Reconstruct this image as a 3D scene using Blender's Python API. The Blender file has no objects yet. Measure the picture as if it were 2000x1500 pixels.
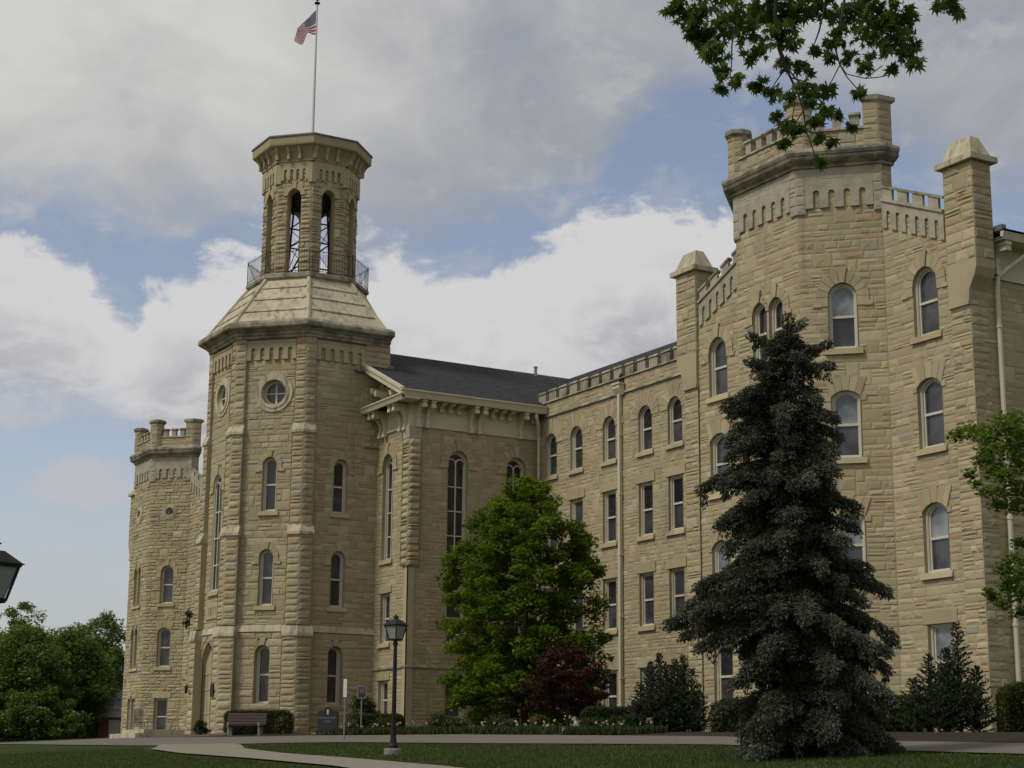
import bpy, math, random
import numpy as np
from mathutils import Vector, Matrix
S = bpy.context.scene
R_ = math.radians
PI = math.pi
T8 = math.tan(PI/8)

# ------------------------------------------------------------------ camera
cam = bpy.data.cameras.new('camera'); camo = bpy.data.objects.new('camera', cam)
S.collection.objects.link(camo); S.camera = camo
cam.lens = 60.87; cam.sensor_width = 36; cam.sensor_fit = 'HORIZONTAL'
cam.clip_start = .1; cam.clip_end = 3000
cr = Vector((.506463, .862221, .008346)); cu = Vector((.183951, -.117498, .975887)); cf = Vector((-.842412, .492715, .218115))
camo.matrix_world = Matrix(((cr.x, cu.x, -cf.x, 84.319), (cr.y, cu.y, -cf.y, -36.346), (cr.z, cu.z, -cf.z, -1.719), (0, 0, 0, 1)))
S.render.resolution_x = 1024; S.render.resolution_y = 768
CAM = Vector((84.319, -36.346, -1.719))
FWD = Vector((-.8632, .5049, 0)); RGT = Vector((.5049, .8632, 0))   # horizontal view direction, used to lay out plants
S.view_settings.view_transform = 'Standard'; S.view_settings.look = 'None'
S.view_settings.exposure = 0.0; S.view_settings.gamma = 1

# ------------------------------------------------------------------ node helpers
class NT:
    def __init__(s, nt): s.nt = nt; nt.nodes.clear()
    def n(s, t, **k):
        x = s.nt.nodes.new(t)
        for a, b in k.items():
            if a == 'i':
                for kk, vv in b.items():
                    sock = x.inputs[kk]
                    if hasattr(vv, 'links') or isinstance(vv, bpy.types.NodeSocket): s.nt.links.new(vv, sock)
                    else: sock.default_value = vv
            else: setattr(x, a, b)
        return x
    def m(s, op, a, b=0.0, c=None, clamp=False):
        i = {0: a, 1: b}
        if c is not None: i[2] = c
        x = s.n('ShaderNodeMath', operation=op, i=i); x.use_clamp = clamp
        return x.outputs[0]
    def mix(s, f, a, b, bt='MIX'):
        x = s.n('ShaderNodeMix', data_type='RGBA', blend_type=bt)
        for k, v in ((0, f), (6, a), (7, b)):
            if isinstance(v, bpy.types.NodeSocket): s.nt.links.new(v, x.inputs[k])
            else: x.inputs[k].default_value = v if k == 0 else (tuple(v)+(1,))[:4]
        return x.outputs[2]
    def noise(s, vec, scale, detail=4, rough=.55, dist=0):
        x = s.n('ShaderNodeTexNoise', i={'Scale': scale, 'Detail': detail, 'Roughness': rough, 'Distortion': dist})
        if vec is not None: s.nt.links.new(vec, x.inputs['Vector'])
        return x.outputs[0]
    def ramp(s, f, stops, interp='LINEAR'):
        x = s.n('ShaderNodeValToRGB'); s.nt.links.new(f, x.inputs[0]); r = x.color_ramp; r.interpolation = interp
        while len(r.elements) > 1: r.elements.remove(r.elements[-1])
        r.elements[0].position = stops[0][0]; r.elements[0].color = tuple(stops[0][1])+(1,)
        for p, c in stops[1:]:
            e = r.elements.new(p); e.color = tuple(c)+(1,)
        return x.outputs[0]
    def mr(s, v, a, b, c=0., d=1., kind='SMOOTHSTEP'):
        x = s.n('ShaderNodeMapRange', interpolation_type=kind)
        for k, vv in ((0, v), (1, a), (2, b), (3, c), (4, d)):
            if isinstance(vv, bpy.types.NodeSocket): s.nt.links.new(vv, x.inputs[k])
            else: x.inputs[k].default_value = vv
        return x.outputs[0]

# ------------------------------------------------------------------ world: Nishita sky with cloud banks
SUN_EL, SUN_AZ = 50.0, 182.0      # elevation, compass direction the light comes from (0 = +Y, clockwise)
W = bpy.data.worlds.new('World'); S.world = W; W.use_nodes = True
w = NT(W.node_tree)
sky = w.n('ShaderNodeTexSky', sky_type='NISHITA', sun_disc=False, sun_elevation=R_(SUN_EL), sun_rotation=R_(SUN_AZ))
sky.air_density = 1.0; sky.dust_density = 1.5; sky.ozone_density = 2.0
tc = w.n('ShaderNodeTexCoord').outputs['Generated']
# azimuth measured from compass heading -59.68 deg, elevation, both in degrees
rot = w.n('ShaderNodeVectorRotate', rotation_type='Z_AXIS', i={'Vector': tc, 'Angle': -R_(59.677)}).outputs[0]
sp = w.n('ShaderNodeSeparateXYZ', i={0: rot})
az = w.m('MULTIPLY', w.m('ARCTAN2', sp.outputs[0], sp.outputs[1]), 180/PI)
el = w.m('MULTIPLY', w.m('ARCSINE', sp.outputs[2]), 180/PI)
warp = w.n('ShaderNodeCombineXYZ', i={0: az, 1: w.m('MULTIPLY', el, 1.6), 2: 3.7}).outputs[0]
n1 = w.noise(warp, .13, 7, .58, .4)      # large billows
n2 = w.noise(warp, .42, 6, .6, .3)       # medium
n3 = w.noise(warp, .05, 3, .5)
def edge(pts):
    c = w.n('ShaderNodeFloatCurve'); w.nt.links.new(w.mr(az, -20, 20, 0, 1, 'LINEAR'), c.inputs[1])
    cv = c.mapping.curves[0]
    for _ in range(len(pts)-2): cv.points.new(.5, .5)
    for p, (a, e) in zip(cv.points, sorted(pts)): p.location = ((a+20)/40, e/30); 
    c.mapping.update()
    return w.m('MULTIPLY', c.outputs[0], 30.)
low_top = edge([(-20, 17), (-17, 17.1), (-15, 16.6), (-13.8, 15.8), (-13, 14.9), (-12, 15.7), (-10.5, 16.4), (-8, 17.2), (-5, 17.3), (-2.5, 16.6), (0, 16.6), (1.2, 17.3), (2.6, 18.2), (4.4, 18.7), (7, 18.6), (8.5, 18.2), (10.5, 15.2), (14, 14), (20, 12.5)])
low_bot = edge([(-20, 11.3), (-14, 11.2), (-12.5, 10.6), (-11.5, 7.8), (-8, 3), (20, 3)])
up_bot = edge([(-20, 17.6), (-17, 17.9), (-15, 17.7), (-12, 17.2), (-9, 17.4), (-5, 16.9), (-1, 17.8), (2.2, 18.7), (3.8, 20.6), (5.2, 21.9), (7.5, 22.1), (11, 21.2), (12.8, 20.3), (15, 18.7), (17, 17.9), (20, 17.5)])
bump = w.m('ADD', w.m('MULTIPLY', w.m('SUBTRACT', n1, .5), 5.0), w.m('MULTIPLY', w.m('SUBTRACT', n2, .5), 4.6))
eL = w.m('ADD', el, bump)
lowm = w.m('MULTIPLY', w.mr(w.m('SUBTRACT', low_top, eL), -.1, .75), w.mr(w.m('SUBTRACT', w.m('ADD', el, w.m('MULTIPLY', bump, .8)), low_bot), -1.2, 1.4))
upm = w.mr(w.m('SUBTRACT', w.m('ADD', el, w.m('MULTIPLY', bump, .75)), up_bot), -.9, 1.9)
# small puff low on the left, thin veil in the blue
d2 = w.m('ADD', w.m('POWER', w.m('DIVIDE', w.m('ADD', az, 13.9), 1.5), 2), w.m('POWER', w.m('DIVIDE', w.m('SUBTRACT', el, 8.9), .75), 2))
puff = w.m('MULTIPLY', w.mr(w.m('ADD', d2, w.m('MULTIPLY', bump, .75)), 1.5, .1), 1.)
veil = w.m('MULTIPLY', w.mr(n2, .5, .72), .45)
lowhaze = w.mr(el, 9.5, 1.0, 0, .6)
# colours (linear)
nish = w.m('MULTIPLY', 0, 0)
skyc = w.n('ShaderNodeMix', data_type='RGBA', blend_type='MULTIPLY', i={0: 1.0}); w.nt.links.new(sky.outputs[0], skyc.inputs[6]); skyc.inputs[7].default_value = (.150, .122, .106, 1)
base = skyc.outputs[2]
hazed = w.mix(lowhaze, base, (.31, .355, .43))
hazed = w.mix(veil, hazed, (.42, .42, .45))
hazed = w.mix(puff, hazed, (.44, .45, .49))
# lower cumulus: bright at the lit upper rim, greyer below
depth = w.m('SUBTRACT', low_top, eL)
lowc = w.mix(w.mr(w.m('ADD', depth, w.m('MULTIPLY', w.m('SUBTRACT', n1, .5), 5)), 1.6, 6.0), (.57, .565, .57), (.37, .37, .39))
lowc = w.mix(w.mr(n2, .4, .62, .0, .55), lowc, (.58, .575, .58))
# upper bank: pale at the far left and top, slate grey towards the right underside
upf = w.m('ADD', w.mr(az, -17, 1, 0, .75, 'LINEAR'), w.m('MULTIPLY', w.m('SUBTRACT', n1, .5), 1.8))
upf = w.m('ADD', upf, w.mr(el, 25, 18, -.1, .3, 'LINEAR'), clamp=True)
upc = w.ramp(upf, [(0, (.55, .548, .54)), (.35, (.47, .467, .465)), (.65, (.375, .38, .395)), (1, (.29, .305, .34))])
upc = w.mix(w.mr(n2, .5, .7, 0, .35), upc, (.5, .49, .485))
c1 = w.mix(lowm, hazed, lowc)
c2 = w.mix(upm, c1, upc)
# high overcast all over the rest of the dome
dome = w.mr(el, 24, 34)
c3 = w.mix(dome, c2, w.ramp(n1, [(.3, (.28, .29, .31)), (.7, (.46, .455, .45))]))
bg = w.n('ShaderNodeBackground', i={0: c3, 1: 1.12})
wo = w.n('ShaderNodeOutputWorld'); w.nt.links.new(bg.outputs[0], wo.inputs[0])

sunl = bpy.data.lights.new('sun', 'SUN'); sunl.energy = 1.95; sunl.angle = R_(13); sunl.color = (1, .95, .86)
suno = bpy.data.objects.new('sun', sunl); S.collection.objects.link(suno)
sd = Vector((math.sin(R_(SUN_AZ))*math.cos(R_(SUN_EL)), math.cos(R_(SUN_AZ))*math.cos(R_(SUN_EL)), math.sin(R_(SUN_EL))))
suno.rotation_euler = sd.to_track_quat('Z', 'Y').to_euler()

# ------------------------------------------------------------------ materials
M = {}
def newmat(name):
    m = bpy.data.materials.new(name); m.use_nodes = True; M[name] = m; m.use_backface_culling = False
    return m, NT(m.node_tree)
def fin(t, col, rough=.8, bump=None, bs=.3, bd=.02, spec=.3, metal=0., **k):
    b = t.n('ShaderNodeBsdfPrincipled')
    def setv(s, v):
        if isinstance(v, bpy.types.NodeSocket): t.nt.links.new(v, b.inputs[s])
        else: b.inputs[s].default_value = (tuple(v)+(1,))[:4] if isinstance(v, (tuple, list)) else v
    setv('Base Color', col); setv('Roughness', rough); setv('Specular IOR Level', spec); setv('Metallic', metal)
    for kk, vv in k.items(): setv(kk.replace('_', ' '), vv)
    if bump is not None:
        bn = t.n('ShaderNodeBump', i={'Strength': bs, 'Distance': bd, 'Height': bump}); t.nt.links.new(bn.outputs[0], b.inputs['Normal'])
    o = t.n('ShaderNodeOutputMaterial'); t.nt.links.new(b.outputs[0], o.inputs[0]); return b
def attr(t): return t.n('ShaderNodeAttribute', attribute_name='tint').outputs['Fac']
def objc(t): return t.n('ShaderNodeTexCoord').outputs['Object']
PAL = [(0, (0.335, 0.281, 0.166)), (0.14, (0.405, 0.340, 0.203)), (0.28, (0.341, 0.295, 0.187)), (0.42, (0.454, 0.384, 0.236)), (0.56, (0.369, 0.315, 0.198)), (0.68, (0.400, 0.295, 0.153)), (0.78, (0.344, 0.315, 0.225)), (0.88, (0.492, 0.427, 0.270)), (1, (0.344, 0.244, 0.129))]
def stone(name, k=1.0, grime=.35):
    m, t = newmat(name); v = objc(t)
    c = t.ramp(attr(t), [(p, tuple(x*k for x in q)) for p, q in PAL])
    a = t.noise(v, 2.2, 6, .65); b = t.noise(v, 17, 6, .7); d = t.noise(v, .35, 4, .6)
    c = t.mix(t.mr(a, .35, .7, 0, .35), c, tuple(x*k for x in (.37, .32, .225)))
    c = t.mix(t.mr(b, .52, .8, 0, .5), c, tuple(x*k for x in (.21, .18, .115)))
    c = t.mix(t.mr(d, .5, .72, 0, grime), c, tuple(x*k for x in (.27, .235, .165)))
    sk = t.noise(t.n('ShaderNodeMapping', i={'Vector': v, 'Scale': (1.3, 1.3, .13)}).outputs[0], 1.1, 6, .65)
    c = t.mix(t.mr(sk, .55, .74, 0, .5), c, tuple(x*k for x in (.20, .175, .125)))
    c = t.mix(t.mr(t.noise(v, .8, 3, .5), .55, .75, 0, .3), c, tuple(x*k for x in (.50, .43, .28)))
    fin(t, c, .92, b, .6, .016, .15)
stone('rock_faced_limestone')
stone('dressed_limestone', 1.04, .8)
m, t = newmat('lime_mortar'); v = objc(t); fin(t, t.mix(t.noise(v, 6), (.33, .28, .205), (.43, .375, .28)), .95, t.noise(v, 30), .4, .01)
m, t = newmat('weathered_limestone'); v = objc(t)
c = t.mix(t.mr(t.noise(v, 1.3, 6, .7), .38, .62), (.38, .345, .26), (.155, .145, .115)); c = t.mix(t.mr(t.noise(v, 9, 5, .7), .5, .75, 0, .6), c, (.34, .315, .25)); fin(t, c, .93, t.noise(v, 14, 6, .7), .8, .03, .15)
m, t = newmat('grey_limestone'); v = objc(t)
c = t.mix(t.mr(t.noise(v, 1.6, 6, .7), .35, .7), (.42, .382, .29), (.29, .265, .20)); fin(t, c, .93, t.noise(v, 14, 6, .7), .7, .025, .15)
m, t = newmat('pale_limestone'); v = objc(t)
c = t.mix(t.mr(t.noise(v, .9, 6, .7), .4, .75), (.53, .475, .335), (.37, .33, .23)); st = t.noise(t.n('ShaderNodeMapping', i={'Vector': v, 'Scale': (3., 3., .35)}).outputs[0], 1.4, 5, .6)
c = t.mix(t.mr(st, .48, .68, 0, .85), c, (.24, .215, .165)); fin(t, c, .9, t.noise(v, 12, 6, .7), .5, .02, .15)
m, t = newmat('cream_paint'); v = objc(t); fin(t, t.mix(t.mr(t.noise(v, 1.5, 5), .4, .8, 0, .4), (.58, .54, .40), (.43, .395, .27)), .55, t.noise(v, 20), .15, .005)
m, t = newmat('frame_paint'); v = objc(t); fin(t, t.mix(t.noise(v, 3), (.62, .59, .48), (.50, .475, .375)), .5)
for nm, cc, rg in (('window_glass', (.012, .012, .014), .06), ('screened_glass', (.030, .030, .034), .22), ('sky_reflect_glass', (.12, .13, .14), .12)):  # palest glass has reflected cloud painted into its grey
    m, t = newmat(nm); v = objc(t); cc = t.mix(t.mr(t.noise(v, .9, 3, .6), .38, .68), cc, tuple(x*2.2+.012 for x in cc)); fin(t, cc, rg, t.noise(v, .7, 2), .2, .03, .5)  # noise mottles each glass colour with painted, uneven sky reflections
m, t = newmat('asphalt_shingle'); v = objc(t)
br = t.n('ShaderNodeTexBrick', i={'Vector': t.n('ShaderNodeMapping', i={'Vector': t.n('ShaderNodeUVMap').outputs[0], 'Scale': (1, 1, 1)}).outputs[0], 'Color1': (.020, .020, .023, 1), 'Color2': (.055, .055, .058, 1), 'Mortar': (.018, .018, .02, 1), 'Scale': 1.0, 'Mortar Size': .012, 'Brick Width': .32, 'Row Height': .15})
c = t.mix(t.mr(t.noise(v, .8, 5), .3, .8, 0, .35), br.outputs[0], (.05, .049, .052)); fin(t, c, .95, br.outputs[1], -.4, .01, .2)
m, t = newmat('lead_flashing'); v = objc(t); fin(t, t.mix(t.noise(v, 3), (.12, .13, .145), (.21, .22, .24)), .6, None, metal=.3)
m, t = newmat('black_iron'); v = objc(t); fin(t, t.mix(t.noise(v, 8), (.012, .012, .013), (.03, .027, .025)), .55, None, metal=.4)
m, t = newmat('steel'); v = objc(t); fin(t, t.mix(t.noise(v, 8), (.20, .20, .20), (.30, .30, .30)), .45, None, metal=.6)
m, t = newmat('white_steel'); v = objc(t); fin(t, t.mix(t.noise(v, 4), (.62, .62, .62), (.5, .5, .5)), .4)
m, t = newmat('bronze'); v = objc(t); fin(t, t.mix(t.noise(v, 4), (.035, .04, .03), (.07, .065, .045)), .5, metal=.7)
m, t = newmat('frosted_panel'); v = objc(t); fin(t, t.mix(t.noise(v, 5), (.33, .34, .30), (.22, .23, .20)), .35, Alpha=.92)
m, t = newmat('door_paint'); v = objc(t); fin(t, t.mix(t.noise(v, 2), (.43, .385, .235), (.37, .325, .195)), .6)
m, t = newmat('concrete'); v = objc(t); fin(t, t.mix(t.noise(v, 3, 6, .7), (.26, .245, .215), (.17, .16, .14)), .95, t.noise(v, 40), .4, .01)
m, t = newmat('dark_granite'); v = objc(t); fin(t, t.mix(t.noise(v, 30), (.02, .021, .024), (.045, .046, .05)), .45)
m, t = newmat('sign_white'); fin(t, (.7, .7, .7), .5)
m, t = newmat('sign_grey'); fin(t, (.26, .26, .28), .6)
m, t = newmat('plum_slats'); v = objc(t); fin(t, t.mix(t.noise(v, 9), (.050, .028, .028), (.075, .044, .042)), .6)
m, t = newmat('red_brick'); v = objc(t)
br = t.n('ShaderNodeTexBrick', i={'Vector': v, 'Color1': (.38, .12, .08, 1), 'Color2': (.30, .10, .07, 1), 'Mortar': (.25, .22, .19, 1), 'Scale': 1., 'Brick Width': .25, 'Row Height': .08, 'Mortar Size': .01}); fin(t, br.outputs[0], .9)
m, t = newmat('lawn'); v = objc(t)
a = t.noise(v, .55, 5, .6); b = t.noise(v, 9, 6, .75); g2 = t.noise(v, 70, 4, .7)
c = t.mix(t.mr(a, .35, .68), (.044, .074, .014), (.068, .098, .022)); c = t.mix(t.mr(b, .45, .7, 0, .6), c, (.034, .048, .012)); c = t.mix(t.mr(t.noise(v, .28, 3, .5), .62, .76, 0, .6), c, (.10, .075, .045)); fin(t, c, .95, g2, 1., .06, .1)
m, t = newmat('drive_asphalt'); v = objc(t)
c = t.mix(t.noise(v, .7, 6, .6), (.12, .108, .09), (.18, .162, .137)); c = t.mix(t.mr(t.noise(v, 60, 3), .5, .8, 0, .5), c, (.08, .073, .062)); fin(t, c, .92, t.noise(v, 90, 3), .4, .01)
m, t = newmat('walk_concrete'); v = objc(t)
c = t.mix(t.noise(v, 1.2, 6, .65), (.19, .17, .132), (.26, .235, .185)); jx = t.n('ShaderNodeSeparateXYZ', i={0: v}).outputs[0]; c = t.mix(t.m('LESS_THAN', t.m('FRACT', t.m('DIVIDE', jx, 1.5)), .025), c, (.09, .08, .06)); c = t.mix(t.mr(t.noise(v, .5, 5, .7), .55, .7, 0, .5), c, (.13, .115, .09)); fin(t, c, .93, t.noise(v, 60, 3), .3, .01)
m, t = newmat('brick_paving'); v = objc(t)
br = t.n('ShaderNodeTexBrick', i={'Vector': v, 'Color1': (.13, .085, .06, 1), 'Color2': (.10, .068, .052, 1), 'Mortar': (.08, .07, .055, 1), 'Scale': 1., 'Brick Width': .24, 'Row Height': .12, 'Mortar Size': .012}); fin(t, br.outputs[0], .9)
m, t = newmat('bed_soil'); v = objc(t); fin(t, t.mix(t.noise(v, 5, 6, .7), (.018, .014, .009), (.045, .035, .022)), 1., t.noise(v, 25, 5), 1., .05)
m, t = newmat('bark'); v = objc(t); fin(t, t.mix(t.noise(t.n('ShaderNodeMapping', i={'Vector': v, 'Scale': (8, 8, 1.5)}).outputs[0], 2, 6, .7), (.03, .024, .018), (.085, .07, .055)), .95, t.noise(v, 18, 5), .8, .02)
def leaf(name, stops, trans=.35, rough=.55):
    m, t = newmat(name)
    c = t.ramp(attr(t), stops)
    b = fin(t, c, rough, spec=.25)
    tr = t.n('ShaderNodeBsdfTranslucent'); t.nt.links.new(t.mix(1., c, (1.35, 1.35, .7), 'MULTIPLY'), tr.inputs[0])
    mx = t.n('ShaderNodeMixShader', i={0: trans, 1: b.outputs[0], 2: tr.outputs[0]})
    o = [x for x in t.nt.nodes if x.type == 'OUTPUT_MATERIAL'][0]; t.nt.links.new(mx.outputs[0], o.inputs[0])
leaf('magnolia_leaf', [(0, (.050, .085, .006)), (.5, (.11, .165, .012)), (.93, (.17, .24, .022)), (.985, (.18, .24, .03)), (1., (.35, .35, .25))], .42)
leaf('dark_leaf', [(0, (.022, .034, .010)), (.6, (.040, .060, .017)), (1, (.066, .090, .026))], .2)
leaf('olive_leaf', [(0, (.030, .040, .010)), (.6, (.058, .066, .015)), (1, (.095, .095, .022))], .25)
leaf('maple_leaf', [(0, (.036, .066, .012)), (.6, (.070, .115, .020)), (1, (.12, .18, .034))], .55)
leaf('young_leaf', [(0, (.06, .10, .012)), (.6, (.105, .165, .02)), (1, (.16, .22, .035))], .45)
leaf('red_leaf', [(0, (.030, .010, .011)), (.6, (.058, .017, .019)), (1, (.092, .03, .03))], .3)
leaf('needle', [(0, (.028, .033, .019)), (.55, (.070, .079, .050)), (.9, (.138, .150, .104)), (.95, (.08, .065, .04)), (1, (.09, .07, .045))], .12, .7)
leaf('far_leaf', [(0, (.075, .112, .024)), (.6, (.13, .178, .044)), (1, (.19, .24, .072))], .3)
leaf('flower_petal', [(0, (.42, .36, .16)), (1, (.52, .50, .40))], .2)
for nm, cc in (('flag_red', (.30, .004, .018)), ('flag_white', (.66, .64, .64))):
    m, t = newmat(nm); fin(t, cc, .8)
m, t = newmat('flag_canton')
uv = t.n('ShaderNodeUVMap').outputs[0]; vo = t.n('ShaderNodeTexVoronoi', i={'Vector': uv, 'Scale': 22., 'Randomness': .15}); fin(t, t.mix(t.mr(vo.outputs['Distance'], .25, .35), (.6, .6, .62), (.012, .016, .06)), .8)

# ------------------------------------------------------------------ mesh builder
COL = S.collection
class MB:
    def __init__(s): s.v = []; s.f = []; s.mi = []; s.t = []; s.mats = []; s.uv = None
    def mat(s, name):
        if name not in s.mats: s.mats.append(name)
        return s.mats.index(name)
    def add(s, vs, fs, mat, tint=.5):
        o = len(s.v); s.v.extend(vs); k = s.mat(mat)
        for f in fs: s.f.append([i+o for i in f]); s.mi.append(k); s.t.append(tint)
    def box(s, a, b, mat, tint=.5):
        (x0, y0, z0), (x1, y1, z1) = a, b
        s.add([(x0, y0, z0), (x1, y0, z0), (x1, y1, z0), (x0, y1, z0), (x0, y0, z1), (x1, y0, z1), (x1, y1, z1), (x0, y1, z1)],
              [(0, 3, 2, 1), (4, 5, 6, 7), (0, 1, 5, 4), (1, 2, 6, 5), (2, 3, 7, 6), (3, 0, 4, 7)], mat, tint)
    def prism(s, pts, z0, z1, mat, tint=.5, top=None):   # pts ccw 2D, optional top polygon
        n = len(pts); top = top or pts
        s.add([(x, y, z0) for x, y in pts]+[(x, y, z1) for x, y in top],
              [list(range(n))[::-1], list(range(n, 2*n))]+[(i, (i+1) % n, n+(i+1) % n, n+i) for i in range(n)], mat, tint)
    def tube(s, pts, rad, mat, seg=8, tint=.5, cap=True):
        rads = rad if isinstance(rad, (list, tuple)) else [rad]*len(pts)
        P = [Vector(p) for p in pts]; o = len(s.v); k = s.mat(mat); prev = None
        for i, p in enumerate(P):
            d = (P[min(i+1, len(P)-1)]-P[max(i-1, 0)]).normalized()
            a = Vector((0, 0, 1)) if abs(d.z) < .9 else Vector((1, 0, 0))
            if prev is not None: a = prev
            x = (a-d*a.dot(d)).normalized(); y = d.cross(x); prev = x
            for j in range(seg):
                an = 2*PI*j/seg; s.v.append(tuple(p+(x*math.cos(an)+y*math.sin(an))*rads[i]))
        for i in range(len(P)-1):
            for j in range(seg):
                s.f.append([o+i*seg+j, o+i*seg+(j+1) % seg, o+(i+1)*seg+(j+1) % seg, o+(i+1)*seg+j]); s.mi.append(k); s.t.append(tint)
        if cap:
            s.f.append([o+j for j in range(seg)][::-1]); s.f.append([o+(len(P)-1)*seg+j for j in range(seg)]); s.mi += [k, k]; s.t += [tint, tint]
    def lathe(s, c, prof, mat, seg=16, tint=.5):
        o = len(s.v); k = s.mat(mat)
        for r, z in prof:
            for j in range(seg):
                an = 2*PI*j/seg; s.v.append((c[0]+r*math.cos(an), c[1]+r*math.sin(an), c[2]+z))
        for i in range(len(prof)-1):
            for j in range(seg):
                s.f.append([o+i*seg+j, o+i*seg+(j+1) % seg, o+(i+1)*seg+(j+1) % seg, o+(i+1)*seg+j]); s.mi.append(k); s.t.append(tint)
        s.f.append([o+j for j in range(seg)][::-1]); s.f.append([o+(len(prof)-1)*seg+j for j in range(seg)]); s.mi += [k, k]; s.t += [tint, tint]
    def build(s, name, parent=None, smooth=False):
        me = bpy.data.meshes.new(name); me.from_pydata(s.v, [], s.f)
        for n in s.mats: me.materials.append(M[n])
        me.polygons.foreach_set('material_index', s.mi)
        a = me.attributes.new('tint', 'FLOAT', 'FACE'); a.data.foreach_set('value', s.t)
        if smooth: me.polygons.foreach_set('use_smooth', [True]*len(me.polygons))
        me.update()
        o = bpy.data.objects.new(name, me); COL.objects.link(o)
        if parent: o.parent = parent; o.matrix_parent_inverse = Matrix.Translation(-parent_loc(parent))
        return o
def parent_loc(p):
    l = Vector(p.location)
    while p.parent: p = p.parent; l = l+Vector(p.location)
    return l
def tag(o, label=None, cat=None, group=None, kind=None):
    for k, v in (('label', label), ('category', cat), ('group', group), ('kind', kind)):
        if v: o[k] = v
    return o
def empty(name, loc, label, cat, group=None):
    o = bpy.data.objects.new(name, None); COL.objects.link(o); o.location = loc
    return tag(o, label, cat, group)
def G(x, y):    # ground height
    return -.014*min(max(x-4, 0), 110)+.065*max(min(y+4, 0), -50)

class Fr:       # a wall face: u along, z up, d outward
    def __init__(s, p0, p1, off=0.):
        d = Vector((p1[0]-p0[0], p1[1]-p0[1])); s.L = d.length; s.e = d/s.L; s.n = Vector((s.e.y, -s.e.x)); s.o = Vector(p0)+s.n*off
    def p(s, u, z, d=0.):
        q = s.o+s.e*u+s.n*d; return (q.x, q.y, z)
    def box(s, mb, u0, u1, z0, z1, d0, d1, mat, tint=.5, sh=0.):
        mb.add([s.p(u0, z0, d1), s.p(u1, z0+sh, d1), s.p(u1, z0+sh, d0), s.p(u0, z0, d0), s.p(u0, z1, d1), s.p(u1, z1+sh, d1), s.p(u1, z1+sh, d0), s.p(u0, z1, d0)],
               [(0, 3, 2, 1), (4, 5, 6, 7), (0, 1, 5, 4), (1, 2, 6, 5), (2, 3, 7, 6), (3, 0, 4, 7)], mat, tint)
    def wedge(s, mb, u0, u1, z0, z1, d0, dbot, dtop, mat, tint=.5):   # weathering slope
        mb.add([s.p(u0, z0, dbot), s.p(u1, z0, dbot), s.p(u1, z0, d0), s.p(u0, z0, d0), s.p(u0, z1, dtop), s.p(u1, z1, dtop), s.p(u1, z1, d0), s.p(u0, z1, d0)],
               [(0, 3, 2, 1), (4, 5, 6, 7), (0, 1, 5, 4), (1, 2, 6, 5), (2, 3, 7, 6), (3, 0, 4, 7)], mat, tint)
    def poly(s, mb, pts, d0, d1, mat, tint=.5, sh=0.):   # extruded outline, ccw in (u,z); sh = shear dz/du
        n = len(pts)
        vs = [s.p(u, z+sh*u, d1) for u, z in pts]+[s.p(u, z+sh*u, d0) for u, z in pts]
        mb.add(vs, [list(range(n))]+[(i, n+i, n+(i+1) % n, (i+1) % n) for i in range(n)], mat, tint)
    def ring(s, mb, A, B, d0, d1, mat, tint=.5, close=True):   # between outlines A (outer) and B (inner), same count
        n = len(A); vs = [s.p(u, z, d1) for u, z in A]+[s.p(u, z, d1) for u, z in B]+[s.p(u, z, d0) for u, z in A]+[s.p(u, z, d0) for u, z in B]
        fs = []
        for i in range(n if close else n-1):
            j = (i+1) % n
            fs += [(i, j, n+j, n+i), (i, 2*n+i, 2*n+j, j), (n+i, n+j, 3*n+j, 3*n+i)]
        if not close: fs += [(0, n, 3*n, 2*n), (n-1, 2*n+n-1, 3*n+n-1, 2*n-1)]
        mb.add(vs, fs, mat, tint)

def outline(kind, uc, w, zb, zt, ins=0., na=12):
    h = w/2-ins; zb += ins; zt -= ins
    if kind == 'circle':
        r = (zt-zb)/2; c = (zt+zb)/2
        return [(uc+r*math.cos(a), c+r*math.sin(a)) for a in [2*PI*i/28 for i in range(28)]]
    if kind == 'rect': return [(uc-h, zb), (uc+h, zb), (uc+h, zt), (uc-h, zt)]
    if kind == 'round': zs = zt-h; r = h; return [(uc-h, zb), (uc+h, zb)]+[(uc+r*math.cos(a), zs+r*math.sin(a)) for a in [PI*i/na for i in range(na+1)]]
    if kind == 'point':
        zs = zt-h*1.5; pts = [(uc-h, zb), (uc+h, zb)]; r = (h*h+(1.5*h)**2)/(2*h); am = math.asin(1.5*h/r)
        pts += [(uc+h-r+r*math.cos(am*i/6), zs+r*math.sin(am*i/6)) for i in range(7)]
        pts += [(uc-h+r-r*math.cos(am*i/6), zs+r*math.sin(am*i/6)) for i in range(5, -1, -1)]
        return pts
    rise = .22*w; r = (h*h+rise*rise)/(2*rise); zs = zt-rise; am = math.asin(h/r)
    return [(uc-h, zb), (uc+h, zb)]+[(uc+r*math.sin(am*(1-2*i/na)), zt-r+r*math.cos(am*(1-2*i/na))) for i in range(na+1)]
def extent(hole, zl, zh):
    kind, uc, w, zb, zt = hole[:5]
    if zh <= zb+.001 or zl >= zt-.001: return None
    h = w/2
    if kind in ('rect', 'slot'): return uc-h, uc+h
    if kind == 'circle':
        c = (zb+zt)/2; r = (zt-zb)/2; z = min(max(c, zl), zh); k = math.sqrt(max(r*r-(z-c)**2, 0)); return uc-k, uc+k
    zs = zt-(h if kind == 'round' else (1.5*h if kind == 'point' else .22*w))
    if zl <= zs: return uc-h, uc+h
    f = (zl-zs)/(zt-zs); k = h*math.sqrt(max(1-f*f, 0)); return uc-k, uc+k

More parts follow.
